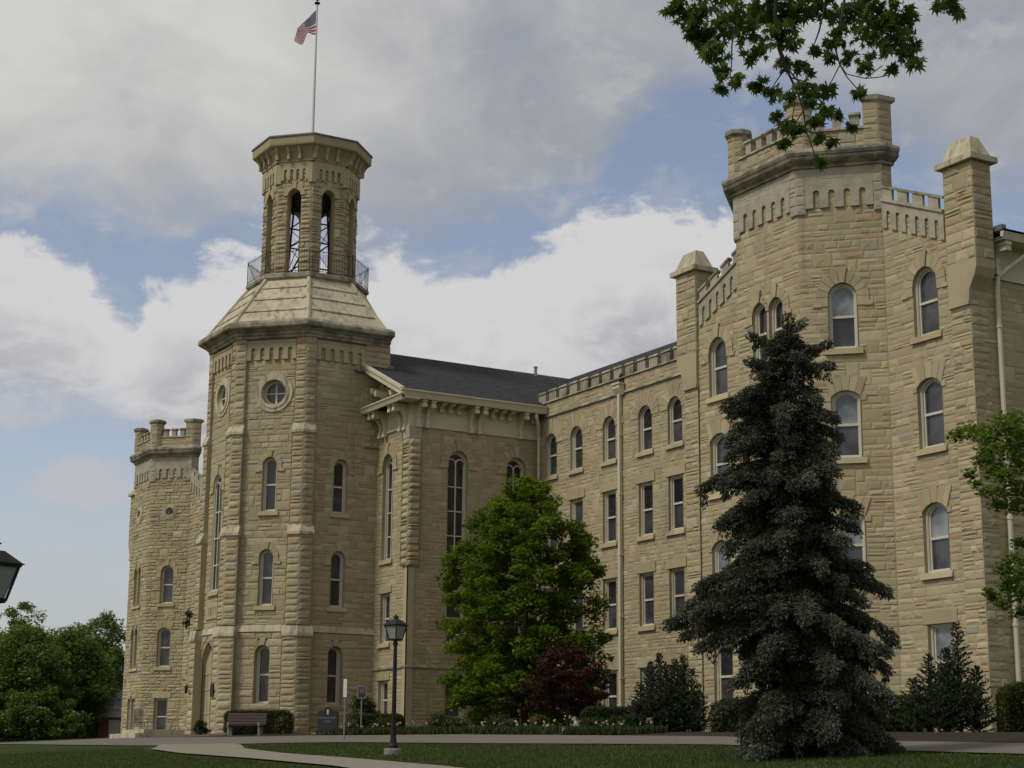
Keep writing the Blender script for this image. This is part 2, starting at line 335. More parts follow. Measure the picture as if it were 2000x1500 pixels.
def courses(z0, z1, crit, hm, hx, rnd):
    cs = [z0]+sorted(z for z in set(round(c, 3) for c in crit) if z0+.08 < z < z1-.08)+[z1]
    q = [cs[0]]
    for c in cs[1:]:
        if c-q[-1] > .09: q.append(c)
    if q[-1] != z1: q[-1] = z1
    out = [z0]
    for a, b in zip(q, q[1:]):
        hs = []; t = 0
        while t < b-a: h = rnd.uniform(hm, hx); hs.append(h); t += h
        if len(hs) > 1 and t-(b-a) > hs[-1]*.5: t -= hs.pop()
        k = (b-a)/t; z = a
        for h in hs: z += h*k; out.append(z)
    return out
def stones(mb, fr, L0, L1, cs, holes, rnd, wm=.35, wx=.95, dep=.035, gap=.011, bulge=.5, top=None, mortar=True, ms='rock_faced_limestone', irr=.14):
    resv = []
    def one(u0, u1, z0, z1):
        if not irr:
            u0 += gap*.5; u1 -= gap*.5; z0 += gap*.5; z1 -= gap*.5; nx, nz = 7, 5; ph = rnd.uniform(0, 6); d = dep*rnd.uniform(.8, 1.25); vs = []
            for j in range(nz):
                for i in range(nx):
                    s_, t_ = i/(nx-1), j/(nz-1); k = (1-abs(2*s_-1)**3.2)*(1-abs(2*t_-1)**2.6)
                    hh_ = .002+d*k**.6*(.85+.22*math.sin(s_*5+ph)+.12*math.sin(t_*7+ph*2))+(rnd.uniform(-.006, .008) if 0 < i < nx-1 and 0 < j < nz-1 else 0)
                    vs.append(fr.p(u0+(u1-u0)*s_, z0+(z1-z0)*t_, hh_))
            mb.add(vs, [(j*nx+i, j*nx+i+1, (j+1)*nx+i+1, (j+1)*nx+i) for j in range(nz-1) for i in range(nx-1)], ms, rnd.random()); return
        u0 += gap*.5; u1 -= gap*.5; z0 += gap*.5; z1 -= gap*.5
        w_, h_ = u1-u0, z1-z0
        if w_ < .03 or h_ < .03: return
        d = .8*dep*rnd.uniform(.45, 1.4); bv = min(.05, w_*.25, h_*.3)*rnd.uniform(.5, 1.3)
        q = [rnd.uniform(.55, 1.25) for _ in range(4)]
        vs = [fr.p(u0, z0, .002), fr.p(u1, z0, .002), fr.p(u1, z1, .002), fr.p(u0, z1, .002),
              fr.p(u0+bv, z0+bv, d*q[0]), fr.p(u1-bv, z0+bv, d*q[1]), fr.p(u1-bv, z1-bv, d*q[2]), fr.p(u0+bv, z1-bv, d*q[3]),
              fr.p(u0+w_*rnd.uniform(.25, .45), z0+h_*rnd.uniform(.25, .7), d*(1+bulge*rnd.uniform(-.2, 1.6))), fr.p(u0+w_*rnd.uniform(.55, .75), z0+h_*rnd.uniform(.25, .7), d*(1+bulge*rnd.uniform(-.2, 1.5)))]
        fs = [(0, 1, 5, 4), (1, 2, 6, 5), (2, 3, 7, 6), (3, 0, 4, 7), (4, 8, 7), (4, 5, 9, 8), (5, 6, 9), (7, 8, 9, 6)]
        tv = rnd.random() if rnd.random() < .8 else rnd.choice((.14, .42, .56, .28, .88))
        mb.add(vs, fs, ms, tv)
    def free(a, b):
        lo, hi = L0, L1
        if top:
            r = top((a+b)/2)
            if r is None: return []
            lo, hi = max(lo, r[0]), min(hi, r[1])
        iv = [(lo, hi)]
        for h in holes:
            e = extent(h, a, b)
            if e:
                nv = []
                for x0, x1 in iv:
                    if e[1] <= x0 or e[0] >= x1: nv.append((x0, x1)); continue
                    if e[0] > x0+.02: nv.append((x0, e[0]))
                    if e[1] < x1-.02: nv.append((e[1], x1))
                iv = nv
        return [q for q in iv if q[1]-q[0] >= .02]
    for k, (a, b) in enumerate(zip(cs, cs[1:])):
        iv = free(a, b); nxt = free(b, cs[k+2]) if k+2 < len(cs) and cs[k+2]-a < .62 and irr and not top else []
        for x0, x1 in iv:
            if mortar: mb.add([fr.p(x0, a), fr.p(x1, a), fr.p(x1, b), fr.p(x0, b)], [(0, 1, 2, 3)], 'lime_mortar')
        for r0, r1 in resv:
            nv = []
            for x0, x1 in iv:
                if r1 <= x0 or r0 >= x1: nv.append((x0, x1)); continue
                if r0 > x0+.02: nv.append((x0, r0))
                if r1 < x1-.02: nv.append((r1, x1))
            iv = nv
        resv = []
        for x0, x1 in iv:
            x = x0
            while x < x1-1e-6:
                wd = rnd.uniform(wm, wx)
                if x1-(x+wd) < wm*.6: wd = x1-x
                u0, u1 = x, x+wd; x += wd; rr = rnd.random()
                if rr < irr and u0 > L0+.1 and u1 < L1-.1 and any(n0 <= u0 and u1 <= n1 for n0, n1 in nxt): one(u0, u1, a, cs[k+2]); resv.append((u0, u1))
                elif rr > .86 and b-a > .2: c_ = a+(b-a)*rnd.uniform(.4, .6); one(u0, u1, a, c_); one(u0, u1, c_, b)
                else: one(u0, u1, a, b)

def miter(path, off, closed):
    n = len(path); out = []
    for i in range(n):
        p = Vector(path[i])
        a = Vector(path[i-1]) if (closed or i > 0) else None; b = Vector(path[(i+1) % n]) if (closed or i < n-1) else None
        ns = []
        for q0, q1 in ((a, p), (p, b)):
            if q0 is not None and q1 is not None:
                e = (q1-q0).normalized(); ns.append(Vector((e.y, -e.x)))
        if len(ns) == 2:
            m_ = (ns[0]+ns[1]).normalized(); k = 1/max(m_.dot(ns[0]), .2); out.append(p+m_*off*k)
        else: out.append(p+ns[0]*off)
    return out
def sweep(mb, path, prof, mat, closed=False, tint=.5, zf=None, vary=False):
    rings = [[(q.x, q.y, z) for q in miter(path, o, closed)] for o, z in prof]
    n = len(path); vs = [p for r in rings for p in r]; fs = []
    for i in range(len(prof)-1):
        for j in range(n if closed else n-1):
            k = (j+1) % n; fs.append((i*n+j, i*n+k, (i+1)*n+k, (i+1)*n+j))
    mb.add(vs, fs, mat, tint)
def octo(a, k=8, c=(0, 0)):
    t = a*T8
    return [(c[0]+x, c[1]+y) for x, y in ((-t, -a), (t, -a), (a, -t), (a, t), (t, a), (-t, a), (-a, t), (-a, -t))][:k]

def arcade(mb, fr, u0, u1, zb, zt, n, mat='grey_limestone', d0=.004, d1=.11, nz=None, nw=.5, sh=0., drop=0.):
    """corbel table: a proud band whose lower edge is cut by n small round-headed niches, teeth between them"""
    L = u1-u0; p = L/(n+.4); w_ = p*nw; zs = zt-(zt-zb)*.42-w_*.0
    pts = [(u0, zt), (u0, zb)]
    e = (L-n*p)/2
    for i in range(n):
        c = u0+e+p*(i+.5)
        pts += [(c-w_/2, zb), (c-w_/2, zs)]+[(c-w_/2*math.cos(a), zs+w_/2*math.sin(a)) for a in [PI*j/5 for j in range(1, 5)]]+[(c+w_/2, zs), (c+w_/2, zb)]
    pts += [(u1, zb), (u1, zt)]
    # split into convex-ish pieces: teeth + heads
    xs = [u0]+sum([[u0+e+p*(i+.5)-w_/2, u0+e+p*(i+.5)+w_/2] for i in range(n)], [])+[u1]
    for i in range(0, len(xs), 2):
        a, b = xs[i], xs[i+1]
        fr.box(mb, a, b, zb-drop*0+sh*(a), zt+sh*a, d0, d1, mat, random.random(), sh=sh*(b-a)) if False else mb.add(
            [fr.p(a, zb+sh*a, d1), fr.p(b, zb+sh*b, d1), fr.p(b, zt+sh*b, d1), fr.p(a, zt+sh*a, d1), fr.p(a, zb+sh*a, d0), fr.p(b, zb+sh*b, d0), fr.p(b, zt+sh*b, d0), fr.p(a, zt+sh*a, d0)],
            [(0, 1, 2, 3), (4, 5, 1, 0), (1, 5, 6, 2), (3, 2, 6, 7), (0, 3, 7, 4)], mat)
    for i in range(n):
        c = u0+e+p*(i+.5)
        hd = [(c-w_/2, zt), (c-w_/2, zs)]+[(c-w_/2*math.cos(a), zs+w_/2*math.sin(a)) for a in [PI*j/6 for j in range(1, 6)]]+[(c+w_/2, zs), (c+w_/2, zt)]
        fr.poly(mb, hd, d0, d1, mat, .5, sh)

# ------------------------------------------------------------------ windows
HALL = empty('limestone_hall', (0, 0, 0), 'long buff limestone college hall with an octagonal bell tower and battlemented wings', 'building')
nwin = [0]
def window(fr, uc, w_, zb, zt, kind, sur='arch', sw=.32, split=True, glass=None, rec=.2, mull=None, sill=True, name='window', proud=.075, frw=.085, surmat='dressed_limestone', ears=True):
    nwin[0] += 1; rnd = random.Random(nwin[0]*7+1)
    O = outline(kind, uc, w_, zb, zt); I = outline(kind, uc, w_, zb, zt, frw); I2 = outline(kind, uc, w_, zb, zt, frw+.055)
    f = MB(); fr.ring(f, O, I, -rec-.10, -rec+.05, 'frame_paint'); fr.ring(f, outline(kind, uc, w_, zb, zt, .03), outline(kind, uc, w_, zb, zt, .06), -rec+.05, -rec+.075, 'frame_paint')
    fo = f.build(name, HALL)
    s = MB(); fr.ring(s, outline(kind, uc, w_, zb, zt, frw-.002), I2, -rec-.09, -rec-.02, 'frame_paint')
    zm = zb+(zt-zb)*.5
    if kind == 'circle':
        r = (zt-zb)/2-frw; zc = (zb+zt)/2
        if split: fr.box(s, uc-r, uc+r, zc-.03, zc+.03, -rec-.085, -rec-.03, 'frame_paint'); fr.box(s, uc-.045, uc+.045, zc-r, zc+r, -rec-.086, -rec-.015, 'frame_paint')
    elif split and not mull: fr.box(s, uc-w_/2+frw, uc+w_/2-frw, zm-.045, zm+.045, -rec-.088, -rec-.005, 'frame_paint')
    if mull:
        hs = w_/2-frw; zs = zt-w_/2
        fr.box(s, uc-.032, uc+.032, zb+frw, zs+.12, -rec-.086, -rec-.01, 'frame_paint')
        for k in range(1, mull): z = zb+(zs-zb)*k/mull; fr.box(s, uc-hs, uc+hs, z-.03, z+.03, -rec-.087, -rec-.012+(.02 if k == mull//2 else 0), 'frame_paint')
        for sg in (-1, 1):   # lancet tracery
            cc = uc+sg*hs/2; r = hs/2
            A = [(cc+(r+.02)*math.cos(a), zs-.1+(r+.02)*math.sin(a)*1.25) for a in [PI*i/10 for i in range(11)]]; B = [(cc+(r-.035)*math.cos(a), zs-.1+(r-.035)*math.sin(a)*1.25) for a in [PI*i/10 for i in range(11)]]
            fr.ring(s, A, B, -rec-.084, -rec-.02, 'frame_paint', close=False)
    s.build('sash', fo)
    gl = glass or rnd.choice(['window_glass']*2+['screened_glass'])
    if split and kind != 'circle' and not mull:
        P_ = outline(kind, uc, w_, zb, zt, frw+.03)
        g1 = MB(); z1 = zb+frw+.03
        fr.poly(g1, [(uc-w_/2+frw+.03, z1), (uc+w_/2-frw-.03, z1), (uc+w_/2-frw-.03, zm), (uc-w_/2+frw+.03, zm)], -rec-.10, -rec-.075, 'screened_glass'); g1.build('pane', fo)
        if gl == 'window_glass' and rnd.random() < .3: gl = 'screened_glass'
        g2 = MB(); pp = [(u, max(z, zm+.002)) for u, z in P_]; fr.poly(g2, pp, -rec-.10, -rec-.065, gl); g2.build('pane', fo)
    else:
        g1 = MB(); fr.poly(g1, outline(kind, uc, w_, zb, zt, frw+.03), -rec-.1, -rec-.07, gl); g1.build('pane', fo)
    # stone reveal
    q = MB(); n = len(O)
    q.add([fr.p(u, z, .03) for u, z in O]+[fr.p(u, z, -rec-.15) for u, z in O], [((i+1) % n, i, n+i, n+(i+1) % n) for i in range(n)], surmat)
    if sur == 'arch':
        zs = zt-w_/2; r0 = w_/2; nv = 9 if w_ > .8 else 7
        for i in range(nv):
            a0, a1 = PI*i/nv+.012, PI*(i+1)/nv-.012; key = i == nv//2
            rr = sw*(1.35 if key else 1.); pr = proud+(.05 if key else rnd.uniform(-.008, .008))
            if ears is not True and ears and math.cos((a0+a1)/2)*ears < -.25: rr = min(rr, .075/max(.3, abs(math.cos((a0+a1)/2))))
            pts = [(uc+(r0+rr)*math.cos(a), zs+(r0+rr)*math.sin(a)) for a in (a0, (a0+a1)/2, a1)]+[(uc+(r0-.002)*math.cos(a), zs+(r0-.002)*math.sin(a)) for a in (a1, (a0+a1)/2, a0)]
            fr.poly(q, pts, 0, pr+(.004 if ears is not True and ears == 1 else 0), surmat, rnd.uniform(.2, .6))
        for sg in ((-1, 1) if ears is True else (() if not ears else (ears,))):
            a, b = sorted((uc+sg*r0, uc+sg*(r0+sw+.0))); fr.box(q, a, b, zs-.34, zs-.006, 0, proud, surmat, rnd.random())
            a, b = sorted((uc+sg*(r0+sw*.55), uc+sg*(r0+sw+.12))); fr.box(q, a, b, zs-.36, zs-.22, 0, proud+.015, surmat, .4)
    elif sur == 'radial':
        zs = zt-w_/2; r0 = w_/2; nv = 11
        for i in range(nv):
            a0, a1 = PI*i/nv+.01, PI*(i+1)/nv-.01; rr = sw*rnd.uniform(.85, 1.15); pr = proud*rnd.uniform(.7, 1.2)
            pts = [(uc+(r0+rr)*math.cos(a), zs+(r0+rr)*math.sin(a)) for a in (a0, (a0+a1)/2, a1)]+[(uc+(r0-.002)*math.cos(a), zs+(r0-.002)*math.sin(a)) for a in (a1, (a0+a1)/2, a0)]
            fr.poly(q, pts, 0, pr, surmat, rnd.random())
    elif sur == 'ring':
        R = (zt-zb)/2; fr.ring(q, outline('circle', uc, w_, zb, zt, -sw), outline('circle', uc, w_, zb, zt, -.001), 0, proud, surmat)
        fr.ring(q, outline('circle', uc, w_, zb, zt, -sw*.45), outline('circle', uc, w_, zb, zt, -.0), proud, proud+.04, surmat)
    elif sur == 'seg':
        rise = .22*w_; h = w_/2; r = (h*h+rise*rise)/(2*rise); am = math.asin(h/r); zt2 = zt+sw; nv = 5
        for i in range(nv):
            f0, f1 = -1+2*i/nv, -1+2*(i+1)/nv
            ua, ub = uc+r*math.sin(am*f0), uc+r*math.sin(am*f1); za, zc_ = zt-r+r*math.cos(am*f0), zt-r+r*math.cos(am*f1)
            k = 1.45; ext = (zt2+(.08 if i == 2 else 0))
            fr.poly(q, [(ua+.006, za), (ub-.006, zc_), (uc+(ub-uc)*k-.006, ext), (uc+(ua-uc)*k+.006, ext)], 0, proud*rnd.uniform(.8, 1.15), surmat, rnd.random())
        for sg in (-1, 1):
            a, b = sorted((uc+sg*(h+.0), uc+sg*(h+.2))); fr.poly(q, [(a, zt-rise-.16), (b, zt-rise-.16), (b, zt-rise+.02+(0 if sg < 0 else 0)), (a, zt-rise+.02)], 0, proud*.9, surmat, rnd.random())
    elif sur == 'rect':
        fr.box(q, uc-w_/2-.22, uc+w_/2+.22, zt+.001, zt+sw, 0, proud*.8, surmat, rnd.random())
    if sill and kind != 'circle':
        fr.wedge(q, uc-w_/2-.16, uc+w_/2+.16, zb-.2, zb+.02, -rec, .13, .07, surmat, rnd.random())
    q.build('surround', fo)
    return (kind, uc, w_, zb, zt)

def shade(rnd): return rnd.choice(['window_glass', 'window_glass', 'screened_glass'])
# ================================================================== TOWER
A = 4.56; t_ = A*T8
def tower():
    rnd = random.Random(11)
    front = Fr((-t_, -A), (t_, -A)); ch = Fr((t_, -A), (A, -t_)); ws = Fr((A, -t_), (A, 2.75))
    lch = Fr((-A, -t_), (-t_, -A)); wl = Fr((-A, 2.75), (-A, -t_))
    hs = {id(ch): [], id(ws): [], id(front): [], id(lch): [], id(wl): []}
    cc = ch.L/2; wc = 2.08
    for fr, c in ((ch, cc+.12), (ws, wc)):
        hs[id(fr)] += [window(fr, c, .78, 10.95, 13.75, 'round', sw=.27, glass='screened_glass' if fr is ch else 'window_glass'),
                       window(fr, c, .78, 6.2, 9.05, 'round', sw=.27, glass='screened_glass' if fr is ch else 'window_glass'),
                       window(fr, c, .80, 1.4, 4.28, 'round', sw=.27, glass='window_glass', rec=.3)]
        if fr is ch: hs[id(fr)].append(window(fr, cc+.18, 1.34, 16.43, 17.77, 'circle', sur='ring', sw=.36, rec=.3, surmat='pale_limestone', frw=.07, name='round_window'))
    hs[id(front)] += [window(front, front.L/2, 1.34, 16.6, 17.94, 'circle', sur='ring', sw=.36, rec=.1, surmat='pale_limestone', frw=.07, name='round_window'),
                      window(front, front.L/2-.1, 1.15, 7.1, 13.2, 'round', sw=.38, mull=4, rec=.06, glass='window_glass')]
    # entrance
    dh = ('point', front.L/2-.35, 2.3, .1, 4.6); hs[id(front)].append(dh)
    d = MB(); O = outline('point', dh[1], 2.3, .1, 4.6); Oo = outline('point', dh[1], 2.3, .1, 4.6, -.3)
    front.ring(d, O, outline('point', dh[1], 2.3, .1, 4.6, .1), -.3, -.1, 'door_paint')
    front.poly(d, outline('point', dh[1], 2.3, .1, 4.6, .09), -.3, -.2, 'door_paint'); do = d.build('door', HALL)
    d = MB()
    for x in (-.55, 0, .55): front.box(d, dh[1]+x-.02, dh[1]+x+.02, .3, 3.0, -.2, -.17, 'door_paint')
    for z in (1.0, 2.2, 3.0): front.box(d, dh[1]-1.04, dh[1]+1.04, z-.04, z+.04, -.2, -.165, 'door_paint')
    front.box(d, dh[1]-.06, dh[1]+.06, .2, 3., -.2, -.16, 'door_paint'); d.build('panelling', do)
    d = MB(); d.tube([front.p(dh[1]+.1, 1.1, -.13), front.p(dh[1]+.1, 1.4, -.13)], .018, 'bronze'); d.build('handle', do)
    d = MB(); front.ring(d, Oo, O, -.35, .07, 'dressed_limestone'); front.ring(d, outline('point', dh[1], 2.3, .1, 4.6, -.42), Oo, 0, .11, 'dressed_limestone'); d.build('door_surround', HALL)
    crit = [1.4, 4.9, 5.25, 6.2, 10.95, 18.8, 19.95]
    cs = courses(-1.0, 20.0, crit, .23, .37, rnd)
    mb = MB()
    for fr in (front, ch, ws, lch, wl):
        lowf = Fr(tuple(fr.o), tuple(fr.o+fr.e*fr.L), .09); lowf_L = fr.L
        lo = [c for c in cs if c <= 4.95]; hi = [c for c in cs if c >= 4.95]
        h = hs[id(fr)]
        stones(mb, lowf, -.037, fr.L+.037, lo, h, rnd, .4, 1.1, .034)
        # reveal strip between lower offset plane and openings is part of each surround; upper wall:
        stones(mb, fr, 0, fr.L, [lo[-1]]+hi if hi[0] != lo[-1] else hi, h, rnd, .3, .95, .03)
        fr.wedge(mb, -.04, fr.L+.04, 4.93, 5.26, 0, .16, .05, 'pale_limestone', .5)
    mb.build('tower_wall', HALL)
    # corner buttresses
    box_ = {}
    V = [(-A, 2.75), (-A, -t_), (-t_, -A), (t_, -A), (A, -t_), (A, 2.75)]
    def strip(fr, u0, u1, zones, key):
        mb = sl = box_.setdefault(key, MB())
        for z0, z1, off, wadd in zones:
            f2 = Fr(tuple(fr.o), tuple(fr.o+fr.e*fr.L), off)
            a = u0-(off*T8 if u0 < .01 else wadd); b = u1+(off*T8 if u1 > fr.L-.01 else wadd)
            c2 = courses(z0, z1, [], .27, .42, rnd)
            stones(mb, f2, a, b, c2, [], rnd, .5, .9, .055, .014, .7, irr=0)
            for e_, sg in ((a, -1), (b, 1)):
                if (sg < 0 and u0 < .01) or (sg > 0 and u1 > fr.L-.01): continue
                mb.add([fr.p(e_, z0, 0), fr.p(e_, z0, off+.03), fr.p(e_, z1, off+.03), fr.p(e_, z1, 0)], [(0, 1, 2, 3) if sg > 0 else (3, 2, 1, 0)], 'rock_faced_limestone', .3)
            if z1 < 18:
                nx = [z for z in zones if abs(z[0]-z1) < .4][0] if [z for z in zones if abs(z[0]-z1) < .4] else None
                fr.wedge(sl, a-.02, b+.02, z1-.02, z1+.34, 0, off+.09, (nx[2] if nx else off)+.01, 'pale_limestone', .5)
                fr.box(sl, a-.02, b+.02, z1-.16, z1-.02, 0, off+.10, 'pale_limestone', .5)
            sl.add([fr.p(a, z1, 0), fr.p(b, z1, 0), fr.p(b, z1, off), fr.p(a, z1, off)], [(0, 3, 2, 1)], 'dressed_limestone')
    Z = [(15.1, 19.95, .13, 0), (9.9, 15.1, .22, .02), (5.25, 9.9, .30, .05), (-1., 4.85, .42, .1)]
    strip(front, 0, .52, Z, 2); strip(front, front.L-.52, front.L, Z, 3); strip(ch, 0, .52, Z, 3); strip(ch, ch.L-.52, ch.L, Z, 4); strip(lch, 0, .52, Z, 1); strip(lch, lch.L-.52, lch.L, Z, 2)
    strip(ws, 0, .52, Z, 4); strip(ws, 3.28, ws.L, [(14.5, 19.95, .13, 0)], 5); strip(wl, wl.L-.52, wl.L, Z, 1)
    for k_ in box_: box_[k_].build('corner_buttress', HALL)
    # corbel tables
    for fr, u0, u1 in ((front, .52, front.L-.52), (ch, .52, ch.L-.52), (ws, .52, 3.28), (lch, .52, lch.L-.52)):
        b = MB(); arcade(b, fr, u0, u1, 18.82, 19.72, 5, 'dressed_limestone', nw=.46, d1=.13); fr.box(b, u0, u1, 19.72, 19.8, .004, .16, 'dressed_limestone'); b.build('corbel_table', HALL)
    # cornice
    path = [(-A, 2.75)]+V[1:5]+[(A, 2.75)]
    b = MB(); sweep(b, path, [(0, 19.93), (.2, 19.95), (.2, 20.06), (.30, 20.14), (.30, 20.24), (.42, 20.3), (.47, 20.36), (.72, 20.40), (.76, 20.46), (.76, 20.62), (.70, 20.72), (.3, 20.9)], 'weathered_limestone')
    b.build('tower_cornice', HALL)
    # stone spire skirt
    base = octo(4.98); base = [base[7], base[0], base[1], base[2], (4.98, 2.4), (2.0, 2.75), (-2.0, 2.75), (-4.98, 2.4)]
    tp = octo(2.86); tp = [tp[7], tp[0], tp[1], tp[2], tp[3], tp[4], tp[5], tp[6]]
    b = MB(); z0, z1 = 20.72, 23.72
    b.prism(base, z0, z1, 'pale_limestone', .5, tp)
    for i in range(8):
        p0, p1, q0, q1 = Vector(base[i]), Vector(base[(i+1) % 8]), Vector(tp[i]), Vector(tp[(i+1) % 8])
        b.tube([(p0.x, p0.y, z0-.02), (q0.x, q0.y, z1+.02)], .12, 'pale_limestone', 6)
        e = (p1-p0).normalized(); nn = Vector((e.y, -e.x))
        for f in (.27, .53, .78):
            a_ = p0.lerp(q0, f); c_ = p1.lerp(q1, f); k = (c_-a_).normalized()
            a2 = a_+k*.16; c2 = c_-k*.16; z = z0+(z1-z0)*f
            vs = []
            for P in (a2, c2):
                for o_, dz in ((.0, -.07), (.10, -.05), (.06, .03), (-.07, .10)): vs.append(((P+nn*o_).x, (P+nn*o_).y, z+dz))
            b.add(vs, [(0, 4, 5, 1), (1, 5, 6, 2), (2, 6, 7, 3), (0, 1, 2, 3), (7, 6, 5, 4)], 'pale_limestone', .5)
    b.build('stone_skirt_roof', HALL)
    b = MB(); sweep(b, octo(2.9), [(-.3, 23.62), (.06, 23.62), (.18, 23.7), (.18, 23.88), (.1, 23.94), (-.5, 23.96)], 'weathered_limestone', True); b.build('gallery_ledge', HALL)
    # belfry
    ab = 2.36; rnd = random.Random(5); mb = MB(); inn = MB(); P8 = octo(ab)
    b = MB(); sweep(b, P8, [(.16, 23.9), (.16, 24.08), (.03, 24.14), (-.5, 24.15)], 'weathered_limestone', True); b.build('belfry_plinth', HALL)
    csb = courses(24.1, 30.35, [24.15, 29.15], .2, .3, rnd)
    dressed = MB(); ark = MB()
    for i in range(8):
        fr = Fr(P8[i], P8[(i+1) % 8]); c = fr.L/2; hole = ('round', c, .76, 24.15, 28.8)
        stones(mb, fr, 0, fr.L, csb, [hole], rnd, .3, .75, .05, .012, .8)
        O = outline('round', c, .76, 24.15, 28.8, 0, 12); n = len(O)
        dressed.add([fr.p(u, z, .03) for u, z in O]+[fr.p(u, z, -.5) for u, z in O], [((k+1) % n, k, n+k, n+(k+1) % n) for k in range(n)], 'dressed_limestone')
        Or = outline('round', c, .76+.5, 26, 28.8+.27)[2:]; Ir = outline('round', c, .758, 26, 28.799)[2:]
        fr.ring(dressed, Or, Ir, 0, .09, 'dressed_limestone', close=False)
        fr.poly(dressed, [(c-.1, 28.82), (c+.1, 28.82), (c+.15, 29.25), (c-.15, 29.25)], 0, .13, 'dressed_limestone')
        # inner skin
        fi = Fr(P8[i], P8[(i+1) % 8], -.5); L2 = fr.L; dd = .5*T8
        for z0, z1 in zip(csb, csb[1:]):
            e = extent(hole, z0, z1)
            for x0, x1 in ([(dd, e[0]), (e[1], L2-dd)] if e else [(dd, L2-dd)]):
                if x1 > x0: inn.add([fi.p(x0, z0), fi.p(x1, z0), fi.p(x1, z1), fi.p(x0, z1)], [(3, 2, 1, 0)], 'rock_faced_limestone', .4)
        arcade(ark, fr, .2, fr.L-.2, 29.3, 30.2, 4, 'dressed_limestone', nw=.5, d1=.12)
        for u0, u1 in ((-.04, .2), (fr.L-.2, fr.L+.04)): fr.box(ark, u0, u1, 29.12, 30.2, 0, .13, 'dressed_limestone')
        fr.box(ark, .05, fr.L-.05, 30.2, 30.33, 0, .12, 'dressed_limestone')
        for u in (.0, .34, .67, 1.0):
            x = u*fr.L
            if u < .99: fr.poly(ark, [(x-.07, 30.42), (x+.07, 30.42), (x+.07, 31.1), (x-.07, 31.1)], 0, .36, 'dressed_limestone'); fr.wedge(ark, x-.08, x+.08, 30.75, 31.12, .3, .38, .58, 'dressed_limestone')
    mb.build('belfry_wall', HALL); inn.build('belfry_lining', HALL); dressed.build('belfry_arch', HALL); ark.build('belfry_corbel_table', HALL)
    b = MB(); sweep(b, P8, [(.0, 30.3), (.17, 30.33), (.17, 30.42), (.12, 30.46), (.16, 30.62), (.27, 30.82), (.46, 31.02), (.6, 31.08), (.66, 31.12), (.68, 31.2), (.68, 31.6), (-1, 31.62)], 'dressed_limestone', True, .02)
    b.build('belfry_cornice', HALL)
    b = MB(); b.prism(octo(3.1), 31.6, 31.68, 'lead_flashing'); b.prism(octo(3.06), 31.68, 32.1, 'lead_flashing', .5, octo(.2)); b.build('belfry_roof', HALL)
    b = MB(); b.prism(octo(1.95), 28.95, 29.05, 'black_iron'); b.build('belfry_ceiling', HALL)
    # railing
    b = MB(); P = octo(3.02)
    for i in range(8):
        p, q = Vector(P[i]), Vector(P[(i+1) % 8]); 
        b.tube([(p.x, p.y, 23.9), (p.x, p.y, 25.25)], .022, 'black_iron', 6)
        for z in (24.02, 25.1): b.tube([(p.x, p.y, z), (q.x, q.y, z)], .018, 'black_iron', 4)
        b.tube([(p.x, p.y, 25.1), (p.x*.86, p.y*.86, 24.15)], .014, 'black_iron', 4)
        for k in range(1, 16):
            c = p.lerp(q, k/16); h = 25.28 if k % 2 else 25.2
            b.tube([(c.x, c.y, 23.96), (c.x, c.y, h-.06), (c.x, c.y, h)], [.0095, .0095, .003], 'black_iron', 4)
    b.build('iron_railing', HALL)
    # bell and its frame
    b = MB()
    for x in (-.9, .9):
        for y in (-.9, .9): b.tube([(x, y, 24.0), (x*.75, y*.75, 28.9)], .06, 'black_iron', 4)
    for z, k in ((24.8, .96), (26.3, .87), (27.4, .82)):
        for x, y, x2, y2 in ((-1, -1, 1, -1), (1, -1, 1, 1), (1, 1, -1, 1), (-1, 1, -1, -1)): b.tube([(x*k, y*k, z), (x2*k, y2*k, z)], .045, 'black_iron', 4)
    for x, y, x2, y2 in ((-1, -1, 1, -1), (1, -1, 1, 1), (1, 1, -1, 1), (-1, 1, -1, -1)):
        b.tube([(x*.9, y*.9, 24.8), (x2*.85, y2*.85, 26.3)], .022, 'black_iron', 4); b.tube([(x*.87, y*.87, 27.4), (x2*.85, y2*.85, 26.3)], .022, 'black_iron', 4)
    b.tube([(.5, -1.4, 24.1), (1.3, .6, 28.6)], .04, 'black_iron', 4); b.tube([(.8, -1.5, 24.1), (1.6, .5, 28.6)], .04, 'black_iron', 4)
    for k in range(14):
        f = k/14; b.tube([(.5+.8*f, -1.4+2*f, 24.1+4.5*f), (.8+.8*f, -1.5+2*f, 24.1+4.5*f)], .018, 'black_iron', 4)
    b.build('bell_frame', HALL)
    b = MB(); b.lathe((0, 0, 24.35), [(.62, 0), (.6, .08), (.48, .25), (.38, .5), (.33, .75), (.22, .9), (.05, .95)], 'bronze', 20); b.tube([(0, 0, 25.2), (0, 0, 25.7)], .05, 'black_iron', 6); b.tube([(-.95, 0, 25.6), (.95, 0, 25.6)], .07, 'black_iron', 6); b.build('bell', HALL)
    # date stone, plaque, wall lantern
    def text(s, fr, u, z, size, d, mat, name, parent, ext=.01, font_scale=1., align='CENTER'):
        cu_ = bpy.data.curves.new('t', 'FONT'); cu_.body = s; cu_.size = size; cu_.extrude = ext; cu_.align_x = align
        o = bpy.data.objects.new('t', cu_); COL.objects.link(o); bpy.context.view_layer.update()
        me = bpy.data.meshes.new_from_object(o); bpy.data.objects.remove(o)
        vs = [fr.p(u+v.co.x*font_scale, z+v.co.y, d+v.co.z) for v in me.vertices]; fs = [list(p.vertices) for p in me.polygons]
        b_ = MB(); b_.add(vs, fs, mat); bpy.data.meshes.remove(me); return b_.build(name, parent)
    tower.text = text
